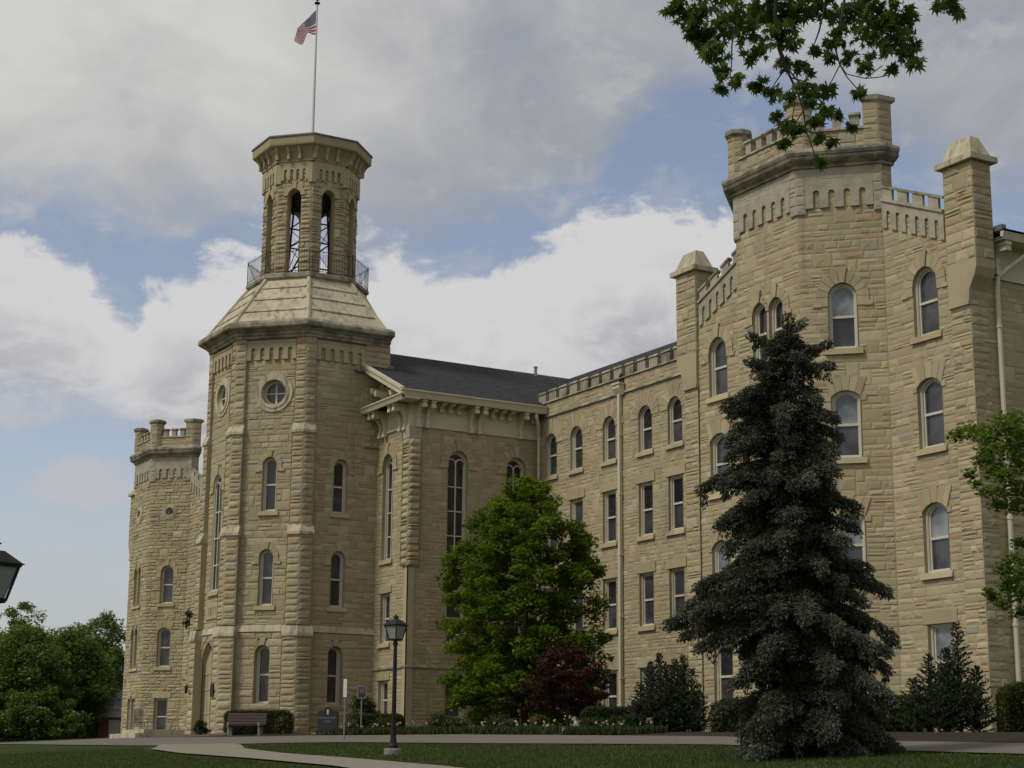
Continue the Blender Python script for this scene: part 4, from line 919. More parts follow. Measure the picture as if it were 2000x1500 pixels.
#==PART3==
MAPLE_SPRAYS = [(75.72, -30.09, 3.19, 0.095), (75.43, -29.76, 3.27, 0.095), (75.66, -29.86, 3.25, 0.095), (75.41, -29.65, 3.21, 0.111), (75.45, -29.55, 3.26, 0.127), (76.07, -30.03, 2.77, 0.095), (76.14, -30.05, 2.6, 0.07), (75.29, -29.26, 3.02, 0.057), (75.87, -29.85, 2.63, 0.038), (75.94, -29.8, 3.12, 0.127), (75.17, -29.06, 3.48, 0.127), (75.79, -29.47, 3.0, 0.079), (75.38, -29.16, 3.51, 0.111), (75.75, -29.5, 2.97, 0.057), (75.67, -29.24, 3.36, 0.127), (76.22, -29.65, 2.91, 0.111), (75.77, -29.13, 3.35, 0.127), (75.5, -28.94, 3.31, 0.089), (75.94, -29.17, 3.33, 0.095), (75.49, -29.24, 2.92, 0.07), (75.63, -29.22, 2.82, 0.07), (76.34, -29.7, 2.44, 0.048), (75.58, -29.08, 3.07, 0.063), (75.83, -29.15, 2.95, 0.057), (76.18, -29.37, 2.74, 0.038), (76.43, -29.65, 2.5, 0.048), (75.65, -28.78, 2.91, 0.079), (76.01, -29.2, 2.7, 0.048), (75.73, -28.99, 2.76, 0.038), (75.6, -28.8, 3.24, 0.048), (75.84, -28.88, 3.17, 0.063), (75.67, -28.63, 3.51, 0.111), (76.22, -29.13, 3.03, 0.095), (75.83, -28.7, 3.12, 0.07), (76.12, -29.13, 2.92, 0.048), (75.76, -28.5, 3.12, 0.063), (75.85, -28.52, 3.35, 0.127), (76.7, -29.21, 2.97, 0.143), (76.7, -29.13, 2.81, 0.127), (76.67, -29.01, 2.99, 0.127), (75.93, -28.26, 3.22, 0.095), (76.49, -28.74, 2.83, 0.048), (76.29, -28.56, 3.09, 0.079), (76.8, -28.7, 3.12, 0.079), (76.64, -28.45, 3.19, 0.038), (76.67, -28.66, 3.2, 0.048), (76.34, -29.08, 2.6, 0.048), (76.15, -28.8, 2.98, 0.032), (75.95, -29.02, 3.36, 0.095), (75.78, -28.54, 3.54, 0.111), (75.63, -29.2, 2.64, 0.048), (75.41, -28.91, 2.71, 0.07), (75.52, -28.94, 2.63, 0.07), (75.32, -28.89, 2.61, 0.044), (75.8, -29.01, 2.58, 0.048), (76.39, -29.41, 2.39, 0.057), (75.72, -28.71, 2.73, 0.032), (75.66, -28.55, 2.7, 0.044), (75.57, -28.77, 2.59, 0.048), (75.98, -29.02, 2.38, 0.038), (75.78, -28.94, 2.33, 0.044), (76.63, -29.06, 2.66, 0.022), (75.22, -29.37, 3.74, 0.19), (75.73, -29.32, 3.59, 0.19), (76.25, -29.32, 3.37, 0.19), (76.7, -29.28, 3.19, 0.19), (76.13, -28.28, 3.68, 0.158), (76.14, -28.0, 3.71, 0.127), (75.91, -30.19, 3.26, 0.127), (75.6, -28.97, 4.0, 0.254), (76.35, -28.95, 3.72, 0.254), (76.95, -28.85, 3.48, 0.254), (75.82, -29.82, 3.68, 0.222)]
MAPLE_TWIGS = [[(75.95, -29.21, 4.13, 0.028), (75.85, -29.33, 3.61, 0.0218), (75.83, -29.35, 3.24, 0.0171), (75.84, -29.33, 3.03, 0.0155), (75.86, -29.31, 2.92, 0.0131), (75.89, -29.28, 2.82, 0.0112), (75.92, -29.24, 2.69, 0.0093), (75.94, -29.22, 2.58, 0.0075), (75.95, -29.21, 2.44, 0.0056), (75.98, -29.17, 2.27, 0.0037), (76.01, -29.14, 2.21, 0.0025)], [(75.86, -29.31, 2.92, 0.0093), (75.93, -29.23, 2.77, 0.0068), (75.97, -29.19, 2.72, 0.0056), (76.01, -29.14, 2.65, 0.0044), (76.04, -29.1, 2.57, 0.0031)], [(75.89, -29.28, 2.82, 0.0078), (75.99, -29.16, 2.76, 0.0056), (76.01, -29.14, 2.71, 0.0047)], [(75.84, -29.34, 3.12, 0.0093), (75.87, -29.3, 2.9, 0.0062), (75.81, -29.37, 2.76, 0.0044), (75.78, -29.41, 2.71, 0.0031)], [(76.07, -29.07, 3.51, 0.0155), (76.04, -29.1, 3.29, 0.0093), (76.02, -29.13, 3.14, 0.0075), (75.99, -29.16, 3.03, 0.005), (75.99, -29.16, 2.94, 0.0031)], [(76.15, -28.98, 3.5, 0.0155), (76.11, -29.03, 3.13, 0.0093), (76.09, -29.05, 2.99, 0.0078), (76.1, -29.03, 2.89, 0.0062), (76.13, -29.0, 2.8, 0.005), (76.18, -28.95, 2.7, 0.0031)], [(76.1, -29.03, 2.89, 0.0056), (76.07, -29.07, 2.79, 0.004), (76.04, -29.1, 2.72, 0.0025)], [(76.1, -29.03, 2.89, 0.005), (76.13, -29.0, 2.82, 0.004), (76.21, -28.91, 2.78, 0.0034), (76.27, -28.85, 2.78, 0.0031), (76.31, -28.8, 2.79, 0.0025), (76.34, -28.77, 2.82, 0.0019)], [(76.21, -28.91, 2.78, 0.0025), (76.25, -28.87, 2.82, 0.0019), (76.29, -28.83, 2.86, 0.0016)], [(75.68, -29.54, 3.63, 0.0155), (75.67, -29.55, 3.29, 0.0093), (75.65, -29.58, 3.07, 0.0068), (75.64, -29.58, 2.92, 0.005), (75.64, -29.59, 2.85, 0.0031)], [(75.51, -29.76, 3.64, 0.0124), (75.59, -29.65, 3.29, 0.0078), (75.58, -29.67, 3.07, 0.0056), (75.59, -29.65, 2.85, 0.0031)], [(76.32, -28.79, 3.55, 0.0155), (76.34, -28.78, 3.25, 0.0093), (76.38, -28.73, 3.1, 0.0062)], [(76.48, -28.63, 3.52, 0.0155), (76.57, -28.54, 3.32, 0.0078), (76.64, -28.47, 3.21, 0.0047)], [(76.14, -28.99, 3.31, 0.0081), (76.21, -28.91, 3.23, 0.0062), (76.24, -28.88, 3.21, 0.0047)], [(75.94, -29.22, 2.58, 0.005), (75.9, -29.27, 2.48, 0.0034), (75.85, -29.32, 2.36, 0.0022)], [(75.95, -29.21, 2.44, 0.0044), (76.0, -29.14, 2.41, 0.0031), (76.07, -29.07, 2.32, 0.0019)], [(75.91, -29.25, 2.75, 0.005), (75.9, -29.26, 2.64, 0.0034), (75.89, -29.28, 2.5, 0.0025)], [(75.4, -29.9, 3.65, 0.0109), (75.44, -29.85, 3.38, 0.0062), (75.5, -29.77, 3.23, 0.0044)], [(75.19, -30.21, 4.43, 0.0342), (75.6, -29.64, 4.28, 0.0373), (75.95, -29.21, 4.13, 0.0435), (76.38, -28.73, 4.02, 0.0528), (76.98, -28.15, 4.06, 0.0684), (77.73, -27.54, 4.25, 0.0932)], [(75.95, -29.21, 4.13, 0.028), (75.68, -29.54, 3.63, 0.0155)], [(76.38, -28.73, 4.02, 0.028), (76.15, -28.98, 3.5, 0.0155)], [(76.38, -28.73, 4.02, 0.028), (76.32, -28.79, 3.55, 0.0155)], [(76.74, -28.38, 4.02, 0.028), (76.48, -28.63, 3.52, 0.0155)], [(75.6, -29.64, 4.28, 0.0218), (75.4, -29.9, 3.65, 0.0109)], [(76.08, -29.06, 4.09, 0.0218), (76.07, -29.07, 3.51, 0.0155)], [(75.75, -29.45, 4.21, 0.0186), (75.51, -29.76, 3.64, 0.0124)]]
SAPLING_SPRAYS = [(55.74, -7.75, 5.9, 0.25), (55.87, -7.39, 6.04, 0.32), (56.99, -8.14, 5.66, 0.32), (56.42, -7.42, 5.47, 0.34), (57.28, -7.87, 5.87, 0.34), (56.7, -6.93, 6.19, 0.34), (57.23, -7.28, 5.71, 0.4), (56.46, -6.8, 5.65, 0.4), (55.89, -7.13, 5.35, 0.25), (56.21, -7.88, 4.93, 0.18), (55.73, -7.24, 4.82, 0.16), (56.79, -7.75, 4.92, 0.28), (57.24, -7.84, 4.73, 0.32), (56.81, -7.09, 4.51, 0.4), (57.0, -8.16, 4.39, 0.23), (56.96, -7.83, 4.14, 0.23), (57.0, -7.33, 4.12, 0.28), (56.86, -7.02, 5.15, 0.4), (57.03, -7.85, 2.71, 0.25), (57.36, -7.79, 2.91, 0.28), (56.52, -6.77, 2.71, 0.4), (56.92, -7.61, 2.4, 0.25), (55.96, -7.1, 2.22, 0.18), (55.95, -7.25, 2.33, 0.14), (56.96, -7.43, 2.18, 0.29), (56.67, -7.53, 1.97, 0.18), (56.93, -7.15, 3.34, 0.23), (56.73, -7.06, 1.82, 0.23)]
# ================================================================== GROUND
def sheet(name, pts_fn, nu, nv, mat, dz, label_kind='structure'):
    vs = []; fs = []
    for i in range(nu+1):
        for j in range(nv+1):
            x, y = pts_fn(i/nu, j/nv); vs.append((x, y, G(x, y)+dz))
    for i in range(nu):
        for j in range(nv): a = i*(nv+1)+j; fs.append((a, a+nv+1, a+nv+2, a+1))
    b = MB(); b.add(vs, fs, mat); o = b.build(name); o['kind'] = label_kind
    if o.data.polygons and o.data.polygons[0].normal.z < 0: o.data.flip_normals()
    return o
def lerp_poly(P, t):
    d = [0]
    for a, b in zip(P, P[1:]): d.append(d[-1]+math.hypot(b[0]-a[0], b[1]-a[1]))
    s = t*d[-1]
    for i in range(len(P)-1):
        if s <= d[i+1]+1e-9:
            f = (s-d[i])/(d[i+1]-d[i]); return P[i][0]+(P[i+1][0]-P[i][0])*f, P[i][1]+(P[i+1][1]-P[i][1])*f
    return P[-1]
def xs_poly(P, x):
    for a, b in zip(P, P[1:]):
        if a[0] <= x <= b[0]: return a[1]+(b[1]-a[1])*(x-a[0])/(b[0]-a[0])
    return P[-1][1] if x > P[-1][0] else P[0][1]
gx = [-1500, -700, -300, -120, -60]+list(range(-40, 4, 4))+list(range(4, 120, 4))+[150, 300, 700, 1500]
gy = [-1500, -500, -200, -100, -54]+list(range(-50, -4, 2))+[-4]+list(range(0, 40, 8))+[60, 120, 300, 700, 1500]
b = MB(); vs = [(x, y, G(x, y)) for x in gx for y in gy]; n = len(gy)
b.add(vs, [(i*n+j, (i+1)*n+j, (i+1)*n+j+1, i*n+j+1) for i in range(len(gx)-1) for j in range(n-1)], 'lawn'); g = b.build('ground'); g['kind'] = 'structure'
NEAR = [(-90, -17), (2.7, -15.6), (20, -14.9), (23.5, -14.4), (25.2, -13.3), (27.5, -12.1), (30.8, -11.4), (38.5, -11.2), (50.3, -10.7), (54.5, -11.6), (64, -13), (90, -17)]
FAR = [(-90, -11.5), (-2, -10.6), (9, -9.2), (13, -8.6), (16.5, -7.9), (19, -7.2), (23.3, -6.9), (29.3, -6.15), (45.3, -6.9), (50.6, -8.4), (64, -9.8), (90, -13)]
sheet('road', lambda u, v: (-90+180*u, xs_poly(NEAR, -90+180*u)*(1-v)+xs_poly(FAR, -90+180*u)*v), 150, 6, 'drive_asphalt', .03)
sheet('brick_plaza', lambda u, v: (-9+26*u, -11+7.2*v if u < .6 else (-11+7.2*v)), 40, 8, 'brick_paving', .016)
WL = [(20.5, -14.2), (23.5, -15.3), (26.6, -16.6), (33, -17.9), (41.9, -19.0), (48.9, -20.1), (58, -22.2), (75, -27.5)]
WR = [(25.2, -13.0), (28.0, -13.9), (32, -15.4), (38.5, -16.9), (45.9, -18.05), (52.2, -19.2), (60, -21.0), (77, -26)]
sheet('sidewalk', lambda u, v: tuple(a*(1-v)+c*v for a, c in zip(lerp_poly(WL, u), lerp_poly(WR, u))), 60, 4, 'walk_concrete', .045)
sheet('flower_bed_soil', lambda u, v: (8.5+52*u, (xs_poly(FAR, 8.5+52*u)+.03)*(1-v)+3.0*v), 60, 6, 'bed_soil', .022)

# lawn blades in the nearest visible strips
def quads(name, V, tint, mat, parent=None, tri=False):
    """V: (N,k,3) array of leaf polygons"""
    N, k, _ = V.shape; me = bpy.data.meshes.new(name)
    me.vertices.add(N*k); me.vertices.foreach_set('co', V.reshape(-1).astype(np.float32))
    me.loops.add(N*k); me.loops.foreach_set('vertex_index', np.arange(N*k, dtype=np.int32))
    me.polygons.add(N); me.polygons.foreach_set('loop_start', np.arange(0, N*k, k, dtype=np.int32)); me.polygons.foreach_set('loop_total', np.full(N, k, dtype=np.int32))
    me.update(calc_edges=True); me.materials.append(M[mat])
    a = me.attributes.new('tint', 'FLOAT', 'FACE'); a.data.foreach_set('value', np.clip(tint, 0, 1).astype(np.float32))
    o = bpy.data.objects.new(name, me); COL.objects.link(o)
    if parent: o.parent = parent; o.matrix_parent_inverse = Matrix.Translation(-parent_loc(parent))
    return o
def leaves(name, C, size, rng, mat, parent=None, up=.5, tint=None, aspect=.55, out=None, jitter=.35):
    """folded diamond leaves at points C"""
    N = len(C); d = rng.normal(size=(N, 3)); d /= np.linalg.norm(d, axis=1)[:, None]
    nrm = rng.normal(size=(N, 3)); nrm[:, 2] = np.abs(nrm[:, 2])+up*2; nrm /= np.linalg.norm(nrm, axis=1)[:, None]
    d = d-nrm*(d*nrm).sum(1)[:, None]; d /= np.linalg.norm(d, axis=1)[:, None]+1e-9; s = np.cross(nrm, d)
    L = size*(1+jitter*rng.normal(size=(N, 1))).clip(.5, 1.7)
    V = np.stack([C-d*L*.5, C-s*L*aspect*.5+d*L*.05, C+d*L*.5-nrm*L*.15, C+s*L*aspect*.5+d*L*.05], 1)
    if tint is None: tint = rng.random(N)
    return quads(name, V, tint, mat, parent)
def blob(rng, c, r, n, flat=1., shell=.45):
    d = rng.normal(size=(n, 3)); d /= np.linalg.norm(d, axis=1)[:, None]; k = r*rng.random((n, 1))**shell
    return np.array(c)+d*k*np.array([1, 1, flat])
def grass(name, n, fn, rng):
    P = []
    while len(P) < n:
        x, y = fn(rng)
        if x is not None: P.append((x, y, G(x, y)))
    P = np.array(P); a = rng.random(n)*2*PI; h = rng.uniform(.03, .075, n); w_ = .012
    dx, dy = np.cos(a)*w_, np.sin(a)*w_; lean = rng.normal(size=(n, 2))*.02
    V = np.stack([P+np.stack([dx, dy, 0*a], 1), P-np.stack([dx, dy, 0*a], 1), P+np.stack([lean[:, 0], lean[:, 1], h], 1)], 1)
    o = quads(name, V, rng.random(n), 'grass_blade'); o['kind'] = 'stuff'; o['label'] = 'short mown green grass of the sloping lawn'; o['category'] = 'grass'; return o
leaf('grass_blade', [(0, (.034, .054, .010)), (.6, (.058, .082, .018)), (.95, (.085, .11, .028)), (1, (.15, .14, .06))], .3)
tg = M['grass_blade'].node_tree; nn_ = tg.nodes; bs_ = [x for x in nn_ if x.type == 'BSDF_PRINCIPLED'][0]; rp_ = [x for x in nn_ if x.type == 'VALTORGB'][0]
tt_ = NT.__new__(NT); tt_.nt = tg; v_ = objc(tt_)
cc_ = tt_.mix(tt_.mr(tt_.noise(v_, .5, 5, .65), .42, .62, 0, .75), rp_.outputs[0], (.085, .105, .028)); cc_ = tt_.mix(tt_.mr(tt_.noise(v_, 1.7, 4, .6), .56, .70, 0, .8), cc_, (.022, .040, .008)); tg.links.new(cc_, bs_.inputs['Base Color'])
rng = np.random.default_rng(7)
def walk_side(x, y):
    u = xs_poly(WL, x); v = xs_poly(WR, x); return min(u, v)-.3 < y < max(u, v)+.15 and x > 20
def gfn(rng):
    s = rng.uniform(22, 62)**1.0; a = rng.uniform(-.31, .31); p = CAM+FWD*s+RGT*(s*a)
    if p.y > xs_poly(NEAR, p.x)-.03-.35*abs(math.sin(p.x*1.3)+.6*math.sin(p.x*3.7)) or walk_side(p.x, p.y): return None, None
    if math.sin(p.x*.9+1)*math.sin(p.y*1.3)+.5*math.sin(p.x*2.7+p.y*2.1) > 1.12: return None, None
    return p.x, p.y
grass('lawn_grass', 150000, gfn, rng)

# ================================================================== DECIDUOUS TREES
def limb(mb, a, b, r0, r1, rnd, mat='bark', n=5, wob=.06, seg=7):
    a = Vector(a); b = Vector(b); L = (b-a).length; pts = []; rs = []
    for i in range(n+1):
        t = i/n; p = a.lerp(b, t); 
        if 0 < i < n: p += Vector((rnd.uniform(-1, 1), rnd.uniform(-1, 1), rnd.uniform(-.5, 1)))*wob*L
        pts.append(tuple(p)); rs.append(r0+(r1-r0)*t)
    mb.tube(pts, rs, mat, seg); return pts
def tree(name, label, cat, base, H, R, mat, seed, nclump, per, lsz, prof=None, trunk=.18, split=.3, crad=.5, flat=.6, group=None, lo=.25, tintb=0., asp=.55, squash=None):
    rnd = random.Random(seed); rng = np.random.default_rng(seed)
    root = empty(name, base, label, cat, group); bx, by, bz = base
    prof = prof or (lambda f: math.sin(min(1, max(0, f))**.75*PI)**.6)
    cl = []
    while len(cl) < nclump:
        f = rnd.uniform(lo, 1); r = R*prof((f-lo)/(1-lo)); 
        if rnd.random() > (r/R)+.08: continue
        a = rnd.uniform(0, 2*PI); k = rnd.random()**.42; x, y = math.cos(a)*r*k, math.sin(a)*r*k
        cl.append((bx+x, by+y, bz+H*f-crad*.4, crad*rnd.uniform(.6, 1.25)))
    C = []; Tn = []
    for x, y, z, r in cl:
        n = int(per*rnd.uniform(.7, 1.3)); C.append(blob(rng, (x, y, z), r, n, flat)); Tn.append(np.clip(rng.normal(.45+rnd.uniform(-.18, .18)+tintb, .2, n), 0, .97))
    C = np.concatenate(C); Tn = np.concatenate(Tn); Tn[rng.random(len(Tn)) < .0015] = 1.
    leaves('crown', C, lsz, rng, mat, root, .5, Tn, asp)
    mb = MB(); top = (bx+rnd.uniform(-.2, .2), by+rnd.uniform(-.2, .2), bz+H*.8)
    limb(mb, (bx, by, bz-.2), (bx, by, bz+H*split), trunk, trunk*.8, rnd, wob=.02, seg=9); limb(mb, (bx, by, bz+H*split-.05), top, trunk*.8, trunk*.15, rnd, wob=.03)
    for i in range(16):
        x, y, z, r = cl[rnd.randrange(len(cl))]; h = bz+H*rnd.uniform(split*.8, .7); limb(mb, (bx, by, min(h, z-.1)), (x, y, z), trunk*.4, trunk*.08, rnd, wob=.07, seg=5)
    mb.build('trunk', root, True); return root
tree('magnolia_tree', 'dense bright green tree in full leaf growing in the corner before the link wing', 'tree', (20.15, 1.95, -.25), 11.3, 3.6, 'magnolia_leaf', 5, 520, 170, .17,
     prof=lambda f: (.80+.20*math.sin(min(f/.4, 1)*PI/2)) if f < .52 else max(.12, 1-((f-.52)/.48)**1.7*.88), crad=.55, flat=.62, lo=.07, split=.14, trunk=.2)
tree('red_maple_tree', 'small dark red Japanese maple in front of the green tree', 'tree', (26.8, -.1, -.32), 3.55, 1.75, 'red_leaf', 8, 75, 210, .10,
     prof=lambda f: (.8+.2*f*3) if f < .3 else max(.15, 1-((f-.3)/.7)**1.8*.85), crad=.38, flat=.55, lo=.30, split=.3, trunk=.07)
# trees behind on the left
bt = [('tall airy pale green tree, leftmost of the far trees', -61.5, 1.0, 12.0, 4.6, 95, .0, 55), ('broad dark green far tree beside the airy pale one', -55, .8, 9.4, 3.9, 210, .0, 60), ('rounded far tree in the middle of the dark tree belt', -58, 5.0, 9.6, 3.7, 210, .0, 60),
      ('far tree with a bumpy top just left of the brick house', -70, 11.0, 12.4, 4.2, 200, .0, 60), ('far tree half hidden behind the left pavilion', -74, 18, 11.5, 4.0, 160, .0, 60), ('low spreading tree at the left edge of the far belt', -57, -2.6, 7.2, 3.6, 150, .0, 60)]
for i, (lb, x, y, H, R, nc, tb, per) in enumerate(bt):
    tree('broadleaf_tree', lb, 'tree', (x, y, 0), H, R, 'far_leaf', 40+i, nc, int(per*2.6), .25, crad=1.0 if i else .8, flat=.75, group='trees beyond the left pavilion', lo=.12 if i else .35, split=.25, trunk=.25, tintb=.2 if i == 0 else 0)
for i, (lb, x, y, H) in enumerate((('low thicket bush under the airy far tree', -52, -1.2, 4.6), ('low thicket bush under the dark far trees', -51, 1.5, 4.4), ('low thicket bush left of the brick house', -55, 2.4, 4.2))):
    tree('thicket_bush', lb, 'bush', (x, y, 0), H, 2.8, 'far_leaf', 60+i, 90, 150, .22, crad=.8, lo=.05, split=.1, trunk=.08, group='thicket under the far trees')
# second, farther row
for i, (lb, x, y, H) in enumerate((('hazy green tree in the back row, far left', -84, -3, 11.5), ('hazy green tree in the back row, behind the middle of the belt', -82, 5, 11), ('hazy green tree in the back row, behind the brick house', -86, 14, 12.5))):
    tree('broadleaf_tree', lb, 'tree', (x, y, -.3), H, 5.5, 'far_leaf', 80+i, 150, 60, .5, crad=1.2, flat=.8, group='trees beyond the left pavilion', lo=.1, trunk=.3)

# ================================================================== SPRUCE AND JUNIPERS
def interp(tab, h):
    for (h0, l0, r0), (h1, l1, r1) in zip(tab, tab[1:]):
        if h0 <= h <= h1: f = (h-h0)/(h1-h0); return l0+(l1-l0)*f, r0+(r1-r0)*f
    return tab[-1][1:] if h > tab[-1][0] else tab[0][1:]
def needles(name, P, D, rng, size, mat, parent, tint, wid=.22):
    """blades: base points P, directions D"""
    N = len(P); s = np.cross(D, rng.normal(size=(N, 3))); s /= np.linalg.norm(s, axis=1)[:, None]+1e-9
    L = size*rng.uniform(.6, 1.4, (N, 1)); V = np.stack([P, P+D*L*.5+s*L*wid, P+D*L, P+D*L*.5-s*L*wid], 1)
    return quads(name, V, tint, mat, parent)
def spruce():
    base = (58.0, -14.4, G(58, -14.4)); H = 8.6
    root = empty('spruce_tree', base, 'tall blue-grey spruce with drooping boughs on the lawn before the right pavilion', 'tree')
    rnd = random.Random(4); rng = np.random.default_rng(4)
    tab = [(0, 1.3, 1.6), (1, 1.55, 1.7), (2, 1.35, 1.6), (3, 1.4, 1.35), (4, 1.3, 1.15), (5, 1.25, .9), (6, 1.1, .78), (7, .95, .66), (7.7, .65, .5), (8.6, .05, .05)]
    P = []; D = []; Tn = []; mb = MB()
    mb.tube([(base[0], base[1], base[2]-.2), (base[0], base[1], base[2]+3), (base[0]-.05, base[1]-.07, base[2]+6), (base[0]-.08, base[1]-.12, base[2]+H-.2)], [.2, .14, .08, .015], 'bark', 9)
    G_ = rng.normal(size=(400000, 3)); gi = [0]
    def tuft(c, axis, r, m, tint, hang=.3):
        """m short blades round c, combed along axis and drooping"""
        i = gi[0] % 380000; g = G_[i:i+m]; g2 = G_[i+5000:i+5000+m]; gi[0] += m
        ax_ = np.array(axis); o = g/np.linalg.norm(g, axis=1)[:, None]; k = np.abs(g2[:, :1])**.3; k = np.clip(k, 0, 1.15)
        al = (o@ax_)[:, None]*ax_; rest = o-al; pts_ = np.array(c)+al*r*1.7*k+rest*r*k*np.array([1, 1, .62])
        pts_[:, 2] -= hang*r*np.abs(g2[:, 1])*(o[:, 2] < .1)
        dd = ax_*.95+o*.55+g2*.28; dd[:, 2] -= .28; dd /= np.linalg.norm(dd, axis=1)[:, None]
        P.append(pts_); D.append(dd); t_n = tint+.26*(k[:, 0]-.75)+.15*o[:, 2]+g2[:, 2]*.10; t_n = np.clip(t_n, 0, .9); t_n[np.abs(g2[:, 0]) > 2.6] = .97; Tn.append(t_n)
    def bough(h, d, R, up=0., droop=.45, fat=1.):
        f = min(1, h/H); ax = Vector((base[0]-.08*f*f, base[1]-.12*f*f, base[2]+h)); n = max(4, int(R/.16)); lat = Vector((-d.y, d.x, 0)); bend = rnd.uniform(-.18, .18); pts = []
        for i in range(n+1):
            t = i/n; pts.append(ax+d*R*t+lat*bend*R*t*t+Vector((0, 0, R*(up*t+.12*math.sin(t*PI*.7)-droop*t*t+.16*max(0, t-.7)**1*1.2))))
        mb.tube([tuple(p) for p in pts], [.032*(1-i/n)+.006 for i in range(n+1)], 'bark', 5, cap=False)
        bt = rnd.uniform(-.10, .12)
        for i in range(1, n+1):
            t = i/n
            if t < .22 and R > .8: continue
            axis = (pts[i]-pts[i-1]).normalized(); w_ = R*.30*math.sin(PI*min(1, .18+.85*t))*fat
            ns = 1 if R < .6 else (3 if w_ < .3 else 5)
            for s in range(ns):
                o_ = (s-(ns-1)/2)/max(1, (ns-1)/2) if ns > 1 else 0
                if ns > 1 and rnd.random() < .12: continue
                c = pts[i]+lat*o_*w_*rnd.uniform(.75, 1.15)-axis*abs(o_)*w_*.45+Vector((0, 0, -abs(o_)*w_*.35-rnd.uniform(0, .05)))
                a2 = (axis+lat*o_*.75+Vector((0, 0, -.15*abs(o_)))).normalized(); r = rnd.uniform(.075, .125)*(1.12 if R > 1 else .9)
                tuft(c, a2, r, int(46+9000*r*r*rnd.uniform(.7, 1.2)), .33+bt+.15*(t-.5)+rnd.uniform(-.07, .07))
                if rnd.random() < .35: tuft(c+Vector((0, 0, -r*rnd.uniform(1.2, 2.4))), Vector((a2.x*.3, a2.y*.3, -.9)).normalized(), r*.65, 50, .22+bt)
    h = .15; k = 0; a = 0
    while h < H-.25:
        a += 2.39996+rnd.uniform(-.5, .5); d = Vector((math.cos(a), math.sin(a), 0)); cs_ = d.dot(RGT); l, r = interp(tab, h)
        R = ((l if cs_ < 0 else r)*abs(cs_)+(l+r)*.5*(1-abs(cs_)))*rnd.choice((.72, .9, 1.0, 1.12, 1.2))*rnd.uniform(.9, 1.05)
        if cs_ < -.3 and 1.0 < h < 2.2: R *= .8
        bough(h+.12*R, d, R, rnd.uniform(-.05, .15) if h < 7 else rnd.uniform(.15, .5), rnd.uniform(.3, .6)); h += .052 if h < 7 else .085; k += 1
    LL = -RGT
    for hh, ang, R in ((3.5, .1, 2.0), (3.25, -.3, 2.25), (3.1, .35, 2.2), (2.85, 0, 2.45), (2.65, -.25, 2.3), (2.6, .3, 2.0), (5.7, 0, 1.75), (5.5, .4, 1.6), (7.05, .1, 1.25), (6.9, -.3, 1.15)):
        c_, s_ = math.cos(ang), math.sin(ang); bough(hh, Vector((LL.x*c_-LL.y*s_, LL.x*s_+LL.y*c_, 0)), R, rnd.uniform(.0, .12), rnd.uniform(.25, .42), 1.1)
    for hh, ang, R, up in ((7.65, .1, .75, .75), (7.9, 2.9, .65, .75), (7.5, -.4, .8, .25), (7.5, 3.4, .8, .3), (8.1, 1.5, .4, 1.2), (8.05, 4.6, .4, 1.3), (8.2, .3, .35, 1.3)):
        c_, s_ = math.cos(ang), math.sin(ang); bough(hh, Vector((RGT.x*c_-RGT.y*s_, RGT.x*s_+RGT.y*c_, 0)), R, up, .2)
    P = np.concatenate(P); D = np.concatenate(D); Tn = np.concatenate(Tn)
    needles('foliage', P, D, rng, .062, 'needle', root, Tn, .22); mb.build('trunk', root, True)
    return len(P)
spruce()
def juniper(base, H, R, seed, label, spikes, mat='juniper_leaf'):
    rnd = random.Random(seed); rng = np.random.default_rng(seed); root = empty('juniper_bush', base, label, 'shrub', 'junipers beside the pavilion'); P = []; D = []; Tn = []; mb = MB()
    for sx, sy, sh, sr in spikes:
        b0 = Vector((base[0]+RGT.x*sx*R+FWD.x*sy*R, base[1]+RGT.y*sx*R+FWD.y*sy*R, base[2])); Hs = H*sh
        mb.tube([tuple(b0), tuple(b0+Vector((0, 0, Hs)))], [.05, .01], 'bark', 5, cap=False)
        nb = int(Hs*46)
        for k in range(nb):
            f = (k+.5)/nb; z = Hs*f; r = sr*R*(1-f)**.75*rnd.uniform(.65, 1.2)+.05; a = k*2.39996+rnd.uniform(-.2, .2); d = Vector((math.cos(a), math.sin(a), rnd.uniform(.15, .8))).normalized(); n = max(3, int(r/.05)); bt_ = rnd.uniform(-.15, .15)
            for i in range(n):
                u = (i+.5)/n; q = b0+Vector((0, 0, z))+d*r*u
                for _ in range(4):
                    dd = (d+Vector((rnd.gauss(0, .55), rnd.gauss(0, .55), rnd.gauss(.15, .4)))).normalized(); P.append(tuple(q)); D.append(tuple(dd)); Tn.append(min(1, max(0, rnd.gauss(.42+bt_+.3*(u-.5), .15))))
    needles('foliage', np.array(P), np.array(D), rng, .085, mat, root, np.array(Tn), .2); mb.build('trunk', root); return root
leaf('juniper_leaf', [(0, (.018, .027, .012)), (.6, (.036, .052, .023)), (1, (.062, .083, .038))], .12, .7)
juniper((37.9, -3.3, -.5), 2.55, 1.02, 1, 'broad dark juniper mound left of the big spruce', [(-.85, 0, .62, .5), (-.5, .1, .88, .55), (-.25, -.2, .98, .5), (.0, .1, .86, .6), (.25, -.1, .92, .55), (.55, .1, .97, .5), (.8, 0, .8, .5), (1.0, .2, .6, .5), (-.1, -.5, .62, .8), (.4, -.5, .55, .8), (-.6, -.5, .5, .8), (.85, -.4, .5, .7), (-1.0, -.2, .4, .5)])
juniper((50.0, -2.9, -.65), 2.8, 1.1, 2, 'dark spiky juniper right of the big spruce, below the lowest window', [(.35, 0, 1.02, .6), (-.35, .1, .72, .65), (.0, -.2, .78, .7), (-.75, 0, .5, .6), (.8, .1, .62, .55), (.1, .5, .6, .8), (-.3, -.5, .45, .8), (.5, -.5, .45, .7)])
